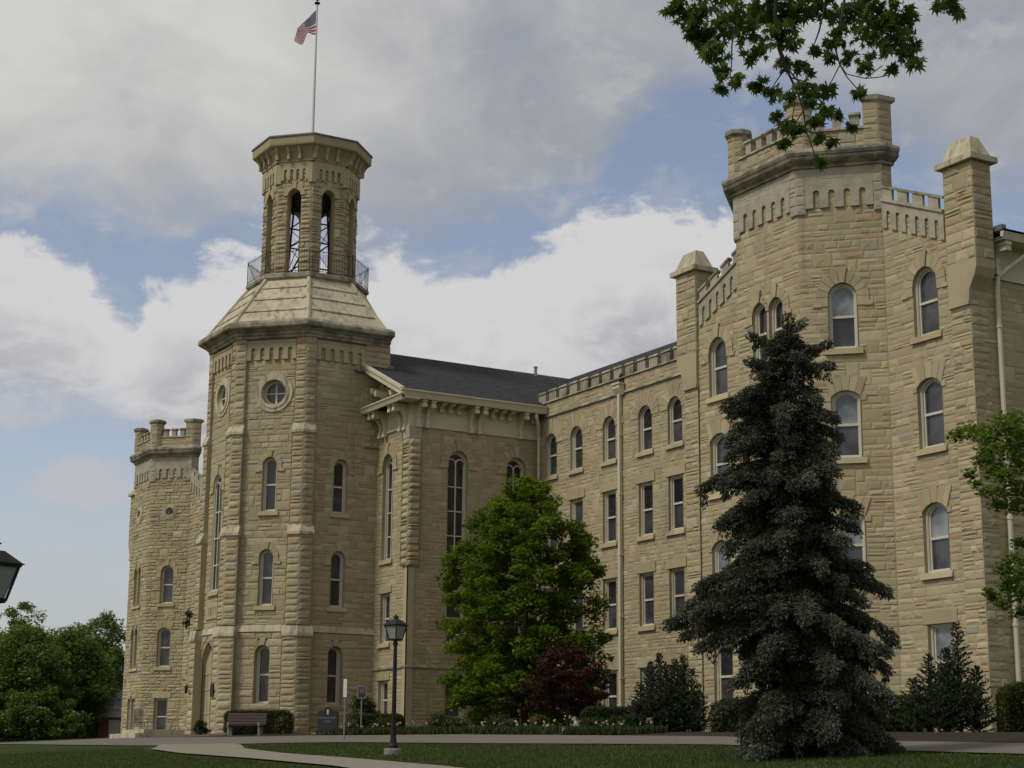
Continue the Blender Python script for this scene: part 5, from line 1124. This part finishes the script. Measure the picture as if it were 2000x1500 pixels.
# ================================================================== HEDGES AND SHRUBS
def hedge(name, label, c, ax, lx, ly, h, mat, seed, dens=700, group=None, lsz=.06, round_=.12, cat='hedge'):
    rng = np.random.default_rng(seed); base = (c[0], c[1], G(c[0], c[1])); root = empty(name, base, label, cat, group)
    u = np.array([math.cos(ax), math.sin(ax), 0]); v = np.array([-u[1], u[0], 0]); area = 2*(lx+ly)*h+lx*ly; n = int(area*dens)
    q = rng.uniform(-1, 1, (n*2, 3)); q[:, 2] = rng.uniform(-.9, 1, n*2); s = rng.random(n*2); A1 = 2*lx*h; A2 = 2*ly*h; At = lx*ly; tt = s*(A1+A2+At)
    m1 = tt < A1; m2 = (tt >= A1) & (tt < A1+A2); q[m1, 1] = np.sign(q[m1, 1]); q[m2, 0] = np.sign(q[m2, 0]); m3 = tt >= A1+A2; q[m3, 2] = 1
    X = q[:, 0:1]*lx/2; Y = q[:, 1:2]*ly/2; Z = (q[:, 2:3]*.5+.5)*h; rr = 1-round_*np.clip(np.abs(q[:, 2:3])**6, 0, 1)*(q[:, 2:3] > 0)
    C = np.array(base)+X*rr*u+Y*rr*v+Z*np.array([0, 0, 1]); C += rng.normal(size=C.shape)*.035+np.sin(C[:, [0, 1, 2]]*3.1+seed)*.03
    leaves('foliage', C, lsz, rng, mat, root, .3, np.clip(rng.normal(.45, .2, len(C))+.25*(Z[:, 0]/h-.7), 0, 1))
    b = MB(); k = .9
    P = [np.array(base)+u*sx*lx/2*k+v*sy*ly/2*k for sx, sy in ((-1, -1), (1, -1), (1, 1), (-1, 1))]; b.prism([(p[0], p[1]) for p in P], base[2]-.1, base[2]+h*.93, 'core_twigs'); b.build('inner_twigs', root)
    return root
m, t = newmat('core_twigs'); v_ = objc(t); fin(t, t.mix(t.noise(v_, 12, 6, .7), (.006, .008, .003), (.02, .022, .01)), 1., t.noise(v_, 20), 1., .1)
def bush(name, label, c, R, h, mat, seed, n=1500, lsz=.07, group=None, cat='shrub', flowers=0):
    rng = np.random.default_rng(seed); base = (c[0], c[1], G(c[0], c[1])); root = empty(name, base, label, cat, group); P = []
    for k in range(22):
        a = rng.random()*2*PI; f = rng.random(); r = R*(1-f*.6)*rng.random()**.5*.85; P.append(blob(rng, (c[0]+math.cos(a)*r, c[1]+math.sin(a)*r, base[2]+h*(.12+.72*f)), R*.38, n//22, .7, .5))
    P = np.concatenate(P); leaves('foliage', P, lsz, rng, mat, root, .3, np.clip(rng.normal(.5, .22, len(P)), 0, 1))
    mb = MB(); rnd = random.Random(seed)
    for k in range(6): a = k*1.05; limb(mb, (c[0], c[1], base[2]-.05), (c[0]+math.cos(a)*R*.6, c[1]+math.sin(a)*R*.6, base[2]+h*.7), .03, .008, rnd, seg=4)
    mb.build('stem', root)
    if flowers:
        F = P[rng.integers(0, len(P), flowers)]+np.array([.05, -.06, .05]); leaves('blossom', F, .09, rng, 'flower_petal', root, .3, rng.random(flowers), .9)
    return root
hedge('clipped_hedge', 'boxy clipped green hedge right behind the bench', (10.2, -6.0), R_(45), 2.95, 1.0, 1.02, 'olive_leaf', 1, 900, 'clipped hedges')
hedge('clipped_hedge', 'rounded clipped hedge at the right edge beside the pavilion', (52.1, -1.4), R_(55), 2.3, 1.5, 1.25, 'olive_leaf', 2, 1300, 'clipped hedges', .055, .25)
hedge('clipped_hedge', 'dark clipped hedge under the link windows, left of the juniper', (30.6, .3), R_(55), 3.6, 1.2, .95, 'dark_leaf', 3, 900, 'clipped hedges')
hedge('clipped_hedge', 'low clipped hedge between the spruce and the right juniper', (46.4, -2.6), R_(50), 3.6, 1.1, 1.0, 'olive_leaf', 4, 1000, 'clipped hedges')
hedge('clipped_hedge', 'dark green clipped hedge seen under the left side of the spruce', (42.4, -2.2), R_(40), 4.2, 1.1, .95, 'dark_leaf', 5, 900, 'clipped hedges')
bush('evergreen_shrub', 'pointed dark evergreen shrub behind the two signs', (13.4, -2.4), .95, 1.75, 'dark_leaf', 11, 6000, .09, 'bed shrubs')
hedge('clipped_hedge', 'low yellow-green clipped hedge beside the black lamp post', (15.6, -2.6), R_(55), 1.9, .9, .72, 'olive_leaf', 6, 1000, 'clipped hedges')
bush('rose_bush', 'loose bush with pale blossoms beside the dark stone sign', (12.9, -6.1), .55, .85, 'olive_leaf', 12, 1800, .07, 'bed shrubs', flowers=26)
bush('golden_shrub', 'round yellow-green shrub in front of the red maple', (28.2, -2.2), .5, .75, 'golden_leaf', 13, 3000, .06, 'bed shrubs') if 'golden_leaf' in M else None
leaf('golden_leaf', [(0, (.055, .062, .010)), (.6, (.10, .10, .018)), (1, (.15, .14, .03))], .25)
bush('golden_shrub', 'round yellow-green shrub in front of the red maple', (28.3, -2.3), .5, .75, 'golden_leaf', 13, 3000, .06, 'bed shrubs')
for i, (x, y, r, h, lb, mt) in enumerate(((32.6, -2.9, .55, .5, 'round clipped boxwood ball, left of the two beside the juniper', 'olive_leaf'), (33.8, -2.5, .5, .6, 'round dark boxwood ball, nearest the juniper', 'dark_leaf'),
                                          (22.6, -3.6, .7, .8, 'brownish green shrub at the middle of the tulip bed', 'dark_leaf'), (19.2, -4.2, .6, .6, 'low shrub at the foot of the chapel corner', 'olive_leaf'), (24.0, -1.6, .9, .8, 'wide dark shrub under the green tree', 'dark_leaf'), (20.6, -1.8, .9, .7, 'wide low dark shrub under the left side of the green tree', 'dark_leaf'),
                                          (35.6, -4.6, .55, .5, 'small shrub at the foot of the left juniper', 'dark_leaf'), (25.8, -4.6, .55, .5, 'small brown-green shrub at the drive edge before the red maple', 'olive_leaf'), (30.6, -4.9, .5, .42, 'low dark shrub at the drive edge right of the red maple', 'dark_leaf'), (17.4, -3.4, .65, .6, 'low dark shrub right of the grey marker post', 'dark_leaf'))):
    bush('boxwood' if i < 2 else 'bed_shrub', lb, (x, y), r, h, mt, 20+i, 2600, .06, 'bed shrubs')
bush('potted_bush', 'dark leafy bush left of the arched entrance', (4.4, -6.6), .5, .7, 'dark_leaf', 31, 2000, .08, 'bed shrubs')
# climbing plant on the tower buttress
rg = np.random.default_rng(3); vr = empty('climbing_vine', (-2.25, -4.95, 5.3), 'small patch of ivy high beside the entrance arch', 'vine')
Cv = np.concatenate([blob(rg, (-2.35+rg.uniform(-.15, .25), -5.08, 5.75+dz_), .22, 160, 1.2) for dz_ in (-.1, .3)]); leaves('foliage', Cv, .12, rg, 'dark_leaf', vr, .1)
mbv = MB(); mbv.tube([(-2.3, -5.0, 4.9), (-2.25, -5.02, 5.8), (-2.35, -5.0, 6.6)], .015, 'bark', 5); mbv.build('stem', vr)
# tulips and low bed leaves
def bed(rng, n):
    out = []
    while len(out) < n:
        x = rng.uniform(13.5, 40); f = xs_poly(FAR, x); y = f+rng.uniform(.12, 1.9)
        if x < 18.2 and y < -4.6: continue
        if math.sin(x*1.9)+math.sin(x*.83+1)+math.sin(y*4+x*3.1) < rng.uniform(-1.6, 1.6): continue
        out.append((x, y, G(x, y)))
    return np.array(out)
Bp = bed(rg, 2600); n = len(Bp); stem = []; ttn = []
k = 3; base_ = np.repeat(Bp, k, 0); a_ = rg.random(n*k)*2*PI; hh = rg.uniform(.12, .32, n*k); wv = np.stack([np.cos(a_), np.sin(a_), 0*a_], 1)*.02; ln = np.stack([rg.normal(size=n*k)*.06, rg.normal(size=n*k)*.06, hh], 1)
Vb = np.stack([base_+wv, base_-wv, base_+ln*.6-wv*1.2, base_+ln, base_+ln*.6+wv*1.2], 1)[:, [0, 1, 2, 3, 4]]
o = quads('bed_foliage', Vb, rg.random(n*k)*.8, 'dark_leaf'); tag(o, 'low green bulb leaves filling the flower bed along the drive', 'ground cover', kind='stuff')
sel = Bp[rg.random(n) < .022]; Pf = []
for x, y, z in sel:
    cl_ = rg.uniform(.3, .46)
    for q in range(5): Pf.append((x+rg.normal()*.02, y+rg.normal()*.02, z+cl_+rg.normal()*.02))
o = leaves('tulips', np.array(Pf), .07, rg, 'flower_petal', None, 0., rg.random(len(Pf)), .7); tag(o, 'pale cream tulips scattered through the bed along the drive', 'flowers', kind='stuff')

# ================================================================== OVERHANGING MAPLE (near), SAPLING (right edge)
def star_leaves(name, C, size, rng, mat, parent, tint):
    N = len(C); a = np.array([0, .38, .62, 1.0, 1.45, 1.9, 2.5, 3.0]); r = np.array([.62, .26, .55, .22, .42, .16, .2, .05])
    th = np.concatenate([a, -a[::-1][:]])[:]; rr = np.concatenate([r, r[::-1]])
    th = np.concatenate([a, 2*PI-a[::-1][:-1]]); rr = np.concatenate([r, r[::-1][:-1]])
    d = rng.normal(size=(N, 3))+np.array([0, 0, -.9]); d /= np.linalg.norm(d, axis=1)[:, None]; nr = rng.normal(size=(N, 3)); nr[:, 2] += .5; nr -= d*(nr*d).sum(1)[:, None]; nr /= np.linalg.norm(nr, axis=1)[:, None]; s = np.cross(nr, d)
    L = size*rng.uniform(.65, 1.25, (N, 1, 1)); px = (np.cos(th)*rr)[None, :, None]; py = (np.sin(th)*rr)[None, :, None]
    V = C[:, None, :]+(d[:, None, :]*px+s[:, None, :]*py-nr[:, None, :]*(py**2+.3*px**2)*.6)*L
    return quads(name, V, tint, mat, parent)
rg = np.random.default_rng(12)
mt_root = empty('maple_tree', (82.0, -21.0, G(82, -21)), 'overhanging maple limb with dark green lobed leaves at the top right', 'tree')
C = []; Tn = []
for x, y, z, r in MAPLE_SPRAYS:
    n = int(10+(r/.022)**2*1.9); p = blob(rg, (x, y, z), r, n, .9, .5); C.append(p); Tn.append(np.clip(rg.normal(.45, .2, n), 0, 1))
star_leaves('foliage', np.concatenate(C), .094, rg, 'maple_leaf', mt_root, np.concatenate(Tn))
mb = MB()
for b_ in MAPLE_TWIGS: mb.tube([p[:3] for p in b_], [max(p[3]*.75, .0035) for p in b_], 'bark', 6)
e_ = MAPLE_TWIGS[19][-1] if len(MAPLE_TWIGS) > 19 else MAPLE_TWIGS[-1][-1]
big = max(MAPLE_TWIGS, key=lambda b: b[-1][3]); e_ = big[-1]
mb.build('branch', mt_root, True)
mb = MB(); mb.tube([(82, -21, G(82, -21)-.3), (81.9, -21.2, 0), (81.3, -22.3, 2.6), (e_[0], e_[1], e_[2])], [.3, .24, .16, .085], 'bark', 12); mb.tube([(81.6, -21.8, 1.5), (82.6, -20.4, 4), (84, -19.5, 7)], [.18, .13, .06], 'bark', 10); mb.build('trunk', mt_root, True)
sp_root = empty('honey_locust_tree', (57.9, -6.2, G(57.9, -6.2)), 'young bright green tree reaching in at the right edge before the downpipe', 'tree')
C = []; rnd = random.Random(9); mb = MB(); tx = (57.9, -6.2)
limb(mb, (tx[0], tx[1], G(*tx)-.2), (tx[0]-.05, tx[1]-.1, 3.0), .09, .07, rnd, wob=.01); limb(mb, (tx[0]-.05, tx[1]-.1, 3.0), (tx[0], tx[1], 7.6), .07, .015, rnd, wob=.02)
SS = list(SAPLING_SPRAYS)
for k in range(46): a = rnd.uniform(-1.4, 1.7); r = rnd.uniform(.3, 2.0); SS.append((tx[0]+RGT.x*math.cos(a)*r+FWD.x*math.sin(a)*r+.35*RGT.x, tx[1]+RGT.y*math.cos(a)*r+FWD.y*math.sin(a)*r+.35*RGT.y, rnd.uniform(2.6, 7.2), .33))
for x, y, z, r in SS: C.append(blob(rg, (x, y, z), r*1.22, int(40+(r/.05)**2*5.6), .6, .5))
for x, y, z, r in SS[::2]: limb(mb, (tx[0]-.02, tx[1]-.05, max(1.2, z-.9)), (x, y, z), .026, .006, rnd, wob=.05, seg=5)
C = np.concatenate(C); leaves('crown', C, .10, rg, 'young_leaf', sp_root, .6, np.clip(rg.normal(.5, .22, len(C)), 0, 1), .6); mb.build('trunk', sp_root, True)

# ================================================================== STREET FURNITURE
def lamp(loc, label, H=3.55):
    x, y, z = loc; r = empty('street_lamp', loc, label, 'street lamp', 'black post lamps on the lawn')
    ang = R_(20)
    b = MB(); b.lathe((x, y, z-.2), [(.23, 0), (.23, .46), (.21, .5), (.06, .5)], 'concrete', 20); b.build('footing', r)
    b = MB(); b.lathe((x, y, z+.27), [(.125, 0), (.125, .10), (.10, .14), (.075, .3), (.062, .7), (.048, H-1.0), (.044, H-.93), (.07, H-.92), (.07, H-.88), (.045, H-.85), (.06, H-.78)], 'black_iron', 14); b.build('post', r)
    def sq(k, zz): return [(x+k*math.cos(ang+PI/4+i*PI/2), y+k*math.sin(ang+PI/4+i*PI/2)) for i in range(4)]
    zl = z+H-.52
    b = MB(); b.prism(sq(.165, 0), zl-.02, zl+.03, 'black_iron', .5, sq(.175, 0))
    for i in range(4):
        p, q = sq(.165, 0)[i], sq(.28, 0)[i]; b.tube([(p[0], p[1], zl), (q[0], q[1], zl+.36)], .016, 'black_iron', 5)
    b.prism(sq(.31, 0), zl+.355, zl+.375, 'black_iron'); b.prism(sq(.335, 0), zl+.376, zl+.39, 'black_iron'); b.prism(sq(.32, 0), zl+.39, zl+.52, 'black_iron', .5, sq(.125, 0)); b.prism(sq(.07, 0), zl+.52, zl+.59, 'black_iron', .5, sq(.06, 0)); b.prism(sq(.085, 0), zl+.59, zl+.605, 'black_iron'); b.lathe((x, y, zl+.605), [(.03, 0), (.035, .02), (.01, .05)], 'black_iron', 8); b.build('lantern_cage', r)
    b = MB(); b.prism(sq(.155, 0), zl+.03, zl+.352, 'frosted_panel', .5, sq(.268, 0)); b.build('lantern_glass', r)
    return r
lamp((44.03, -16.19, G(44.03, -16.19)-.13), 'black post lamp on a round concrete footing in the middle of the lawn')
lamp((66.11, -31.93, -3.15), 'near black lamp whose lantern is cut by the left edge of the photo', 3.62)
# bench
bc = (12.46, -7.53); a = R_(52); u = Vector((math.cos(a), math.sin(a), 0)); v = Vector((u.y, -u.x, 0)); bz = G(*bc)+.02
r = empty('park_bench', (bc[0], bc[1], bz), 'slatted plum-brown park bench with concrete legs before the clipped hedge', 'bench')
def obx(mb, c, U, V_, Wd, lx, ly, lz, mat):
    c = Vector(c); vs = [tuple(c+U*sx*lx/2+V_*sy*ly/2+Wd*sz*lz/2) for sz in (-1, 1) for sx, sy in ((-1, -1), (1, -1), (1, 1), (-1, 1))]
    mb.add(vs, [(0, 3, 2, 1), (4, 5, 6, 7), (0, 1, 5, 4), (1, 2, 6, 5), (2, 3, 7, 6), (3, 0, 4, 7)], mat)
Zv = Vector((0, 0, 1)); c0 = Vector((bc[0], bc[1], bz)); tl = (Zv*.97-v*.22).normalized(); tn = tl.cross(u)
b = MB(); [obx(b, c0+v*(.02+.12*k)+Zv*.44, u, v, Zv, 1.72, .105, .035, 'plum_slats') for k in range(4)]; b.build('seat', r)
b = MB(); [obx(b, c0-v*(.06+.028*k)+Zv*(.54+.125*k), u, tl, tn, 1.72, .108, .035, 'plum_slats') for k in range(4)]; b.build('backrest', r)
for sg in (-1, 1):
    b = MB(); cc = c0+u*sg*.68
    for q in ((.36, .0, .1, .42), (-.06, 0, .1, .42)): obx(b, cc+v*q[0]+Zv*.21, u, v, Zv, .1, .1, .42, 'concrete')
    obx(b, cc+v*.16+Zv*.40, u, v, Zv, .1, .52, .07, 'concrete'); obx(b, cc-v*.14+Zv*.68, u, tn, tl, .09, .07, .55, 'concrete'); obx(b, cc+v*.44+Zv*.5, u, v, Zv, .1, .1, .16, 'concrete'); b.build('leg', r)
# monument sign
sc_ = (15.67, -5.14); z0 = G(*sc_); sf = Fr((sc_[0]-.42*.56, sc_[1]-.42*.83), (sc_[0]+.42*.56, sc_[1]+.42*.83))
r = empty('monument_sign', (sc_[0], sc_[1], z0), 'dark stone name sign with a shouldered top and small white tower emblem', 'sign')
L_ = sf.L; b = MB(); sf.poly(b, [(0, z0), (L_, z0), (L_, z0+.92), (L_*.72, z0+.98), (L_*.62, z0+1.1), (L_*.5, z0+1.12), (L_*.38, z0+1.1), (L_*.28, z0+.98), (0, z0+.92)], -.3, 0, 'dark_granite')
b.add([sf.p(0, z0, -.3), sf.p(L_, z0, -.3), sf.p(L_, z0+.92, -.3), sf.p(0, z0+.92, -.3)], [(3, 2, 1, 0)], 'dark_granite'); b.build('slab', r)
for s_, zz, sz in (('BLANCHARD', .62, .125), ('HALL', .47, .125)): text(s_, sf, L_/2, z0+zz, sz, .006, 'sign_grey', 'lettering', r, .003)
b = MB(); sf.box(b, L_/2-.028, L_/2+.028, z0+.8, z0+.96, .001, .01, 'sign_white'); sf.poly(b, [(L_/2-.04, z0+.955), (L_/2+.04, z0+.955), (L_/2+.035, z0+1.0), (L_/2-.035, z0+1.0)], .001, .011, 'sign_white'); b.build('emblem', r)
b = MB(); b.box((sc_[0]-.3, sc_[1]-.6, z0-.1), (sc_[0]+.3, sc_[1]+.6, z0+.02), 'concrete'); b.build('base', r)
# marker sign on a post
mc = (19.04, -5.17); z0 = G(*mc); r = empty('marker_sign', (mc[0], mc[1], z0), 'small dark plate with a pale rim on a thin grey post', 'sign')
b = MB(); b.tube([(mc[0], mc[1], z0-.1), (mc[0], mc[1], z0+1.5)], .03, 'steel', 8); b.build('post', r)
mf = Fr((mc[0]-.15*.56, mc[1]-.15*.83), (mc[0]+.15*.56, mc[1]+.15*.83)); b = MB(); mf.box(b, -.03, mf.L+.03, z0+1.42, z0+1.93, .03, .05, 'steel'); b.build('rim', r)
b = MB(); mf.box(b, .005, mf.L-.005, z0+1.455, z0+1.895, .045, .056, 'dark_granite'); [mf.box(b, .05, mf.L-.05, z0+1.83-.05*k, z0+1.845-.05*k, .05, .059, 'sign_grey') for k in range(5)]; b.build('plate', r)
# thin white sign
wc = (28.6, -10.38); z0 = G(*wc); r = empty('banner_sign', (wc[0], wc[1], z0), 'narrow white sign panel on a thin grey post by the drive', 'sign')
b = MB(); b.tube([(wc[0], wc[1], z0-.1), (wc[0], wc[1], z0+2.15)], .028, 'steel', 8); b.build('post', r)
wf = Fr((wc[0]-.06*.56, wc[1]-.06*.83), (wc[0]+.06*.56, wc[1]+.06*.83)); b = MB(); wf.box(b, 0, wf.L, z0+1.5, z0+2.12, .03, .045, 'sign_white'); b.build('panel', r)
# entrance platform, handrail
r = empty('entrance_platform', (2.8, -8.2, 0), 'low pale stone platform with a step beside the entrance', 'steps')
b = MB(); b.box((1.2, -9.4, -.6), (4.4, -7.4, .05), 'pale_limestone', .5); b.build('upper_slab', r); b = MB(); b.box((.9, -9.9, -.7), (4.7, -9.4, -.14), 'pale_limestone'); b.build('step', r)
r = empty('handrail', (4.0, -9.0, 0), 'grey steel handrail with a mesh panel on the stone platform', 'railing')
b = MB(); b.tube([(2.6, -9.3, 1.0), (3.9, -9.3, 1.0), (4.6, -9.3, .55), (4.6, -9.3, -.5)], .022, 'steel', 6)
for x in (2.6, 3.9): b.tube([(x, -9.3, .0), (x, -9.3, 1.0)], .02, 'steel', 6)
b.tube([(2.6, -9.3, .25), (3.9, -9.3, .25), (4.6, -9.3, -.1)], .015, 'steel', 6); b.build('rail', r)
b = MB(); [b.tube([(2.65+k*.08, -9.3, .25), (2.65+k*.08, -9.3, .99)], .008, 'black_iron', 4) for k in range(16)]; b.build('baluster', r)
# brick house far behind
r = empty('brick_house', (-59, 9.5, 0), 'small red brick house with a white cornice between the far trees and the hall', 'house')
hf = Fr((-57.6, 7.6), (-54.9, 12.4)); hs2 = Fr((-63, 10.6), (-57.6, 7.6)); 
b = MB(); P = [(-57.6, 7.6), (-54.9, 12.4), (-60.3, 15.4), (-63, 10.6)]; b.prism(P, -1, 2.3, 'red_brick'); b.build('wall', r)
b = MB(); big_ = [(-57.4, 7.1), (-54.3, 12.5), (-60.4, 16.0), (-63.5, 10.5)]; b.prism(big_, 2.3, 2.95, 'sign_white'); b.prism([(p[0]*1.0+(.2 if i < 2 else -.2), p[1]) for i, p in enumerate(big_)], 2.95, 3.25, 'sign_white'); b.build('cornice', r)
b = MB(); b.prism(big_, 3.25, 4.9, 'lead_flashing', .5, [(-57.9, 10.2), (-57.5, 11.2), (-59.6, 12.4), (-60.0, 11.2)]); b.build('roof', r)
b = MB(); hf.box(b, .9, 1.8, -.3, 2.1, .0, .06, 'sign_white'); w1 = b.build('window', r); b = MB(); hf.box(b, 1.0, 1.7, -.2, .85, .05, .07, 'window_glass'); hf.box(b, 1.0, 1.7, .95, 2.0, .05, .07, 'window_glass'); b.build('pane', w1)
# ================================================================== FLAGPOLE AND FLAG
r = empty('flagpole', (0, 0, 31.9), 'slender white flagpole rising from the top of the bell tower', 'flagpole')
FP = (-.18, .05); b = MB(); b.tube([(FP[0], FP[1], 31.7), (FP[0], FP[1], 36), (FP[0], FP[1], 40.75)], [.085, .07, .045], 'white_steel', 10); b.build('pole', r)
b = MB(); b.lathe((FP[0], FP[1], 40.7), [(.03, 0), (.16, .03), (.16, .09), (.03, .12), (.03, .22), (.12, .27), (.15, .36), (.1, .45), (.01, .48)], 'black_iron', 12); b.build('finial', r)
b = MB(); b.tube([(FP[0], FP[1], 31.9), (FP[0], FP[1], 32.2)], [.16, .1], 'lead_flashing', 10); b.build('collar', r)
def flag():
    nu, nv = 39, 13; V = []
    lt = -RGT
    for i in range(nu+1):
        s = i/nu
        # top edge droops steeply, lower edge hangs almost horizontal then falls
        tp = [(0, 0), (.55, -.62), (1.02, -1.15), (1.2, -1.85)]; bt_ = [(0, -1.5), (.42, -1.45), (.70, -2.0), (.84, -2.2)]
        def ev(P):
            k = s*3; j = min(2, int(k)); f = k-j; f2 = f; return P[j][0]+(P[j+1][0]-P[j][0])*f2, P[j][1]+(P[j+1][1]-P[j][1])*f2
        (ax_, az_), (bx_, bz_) = ev(tp), ev(bt_)
        for j in range(nv+1):
            t = j/nv; l = ax_+(bx_-ax_)*t; z = az_+(bz_-az_)*t; f = .08*math.sin(s*9+t*1.6)*min(1, s*4)
            V.append((FP[0]+lt.x*(l+.05)+FWD.x*f, FP[1]+lt.y*(l+.05)+FWD.y*f, 40.35+z+.03*math.sin(s*9+t*5)))
    b = MB(); fs = []
    for i in range(nu):
        for j in range(nv): fs.append((i*(nv+1)+j, (i+1)*(nv+1)+j, (i+1)*(nv+1)+j+1, i*(nv+1)+j+1))
    b.v = V
    for k, f in enumerate(fs):
        i, j = divmod(k, nv); mname = 'flag_canton' if (i < nu*.40 and j < 7) else ('flag_red' if j % 2 == 0 else 'flag_white'); b.f.append(list(f)); b.mi.append(b.mat(mname)); b.t.append(.5)
    o = b.build('flag', None, True); uvl = o.data.uv_layers.new(name='UVMap')
    for p in o.data.polygons:
        for li in p.loop_indices: vi = o.data.loops[li].vertex_index; uvl.data[li].uv = ((vi//(nv+1))/nu*1.9, 1-(vi % (nv+1))/nv)
    tag(o, 'limp striped flag with a blue starred canton hanging from the pole', 'flag')
flag()
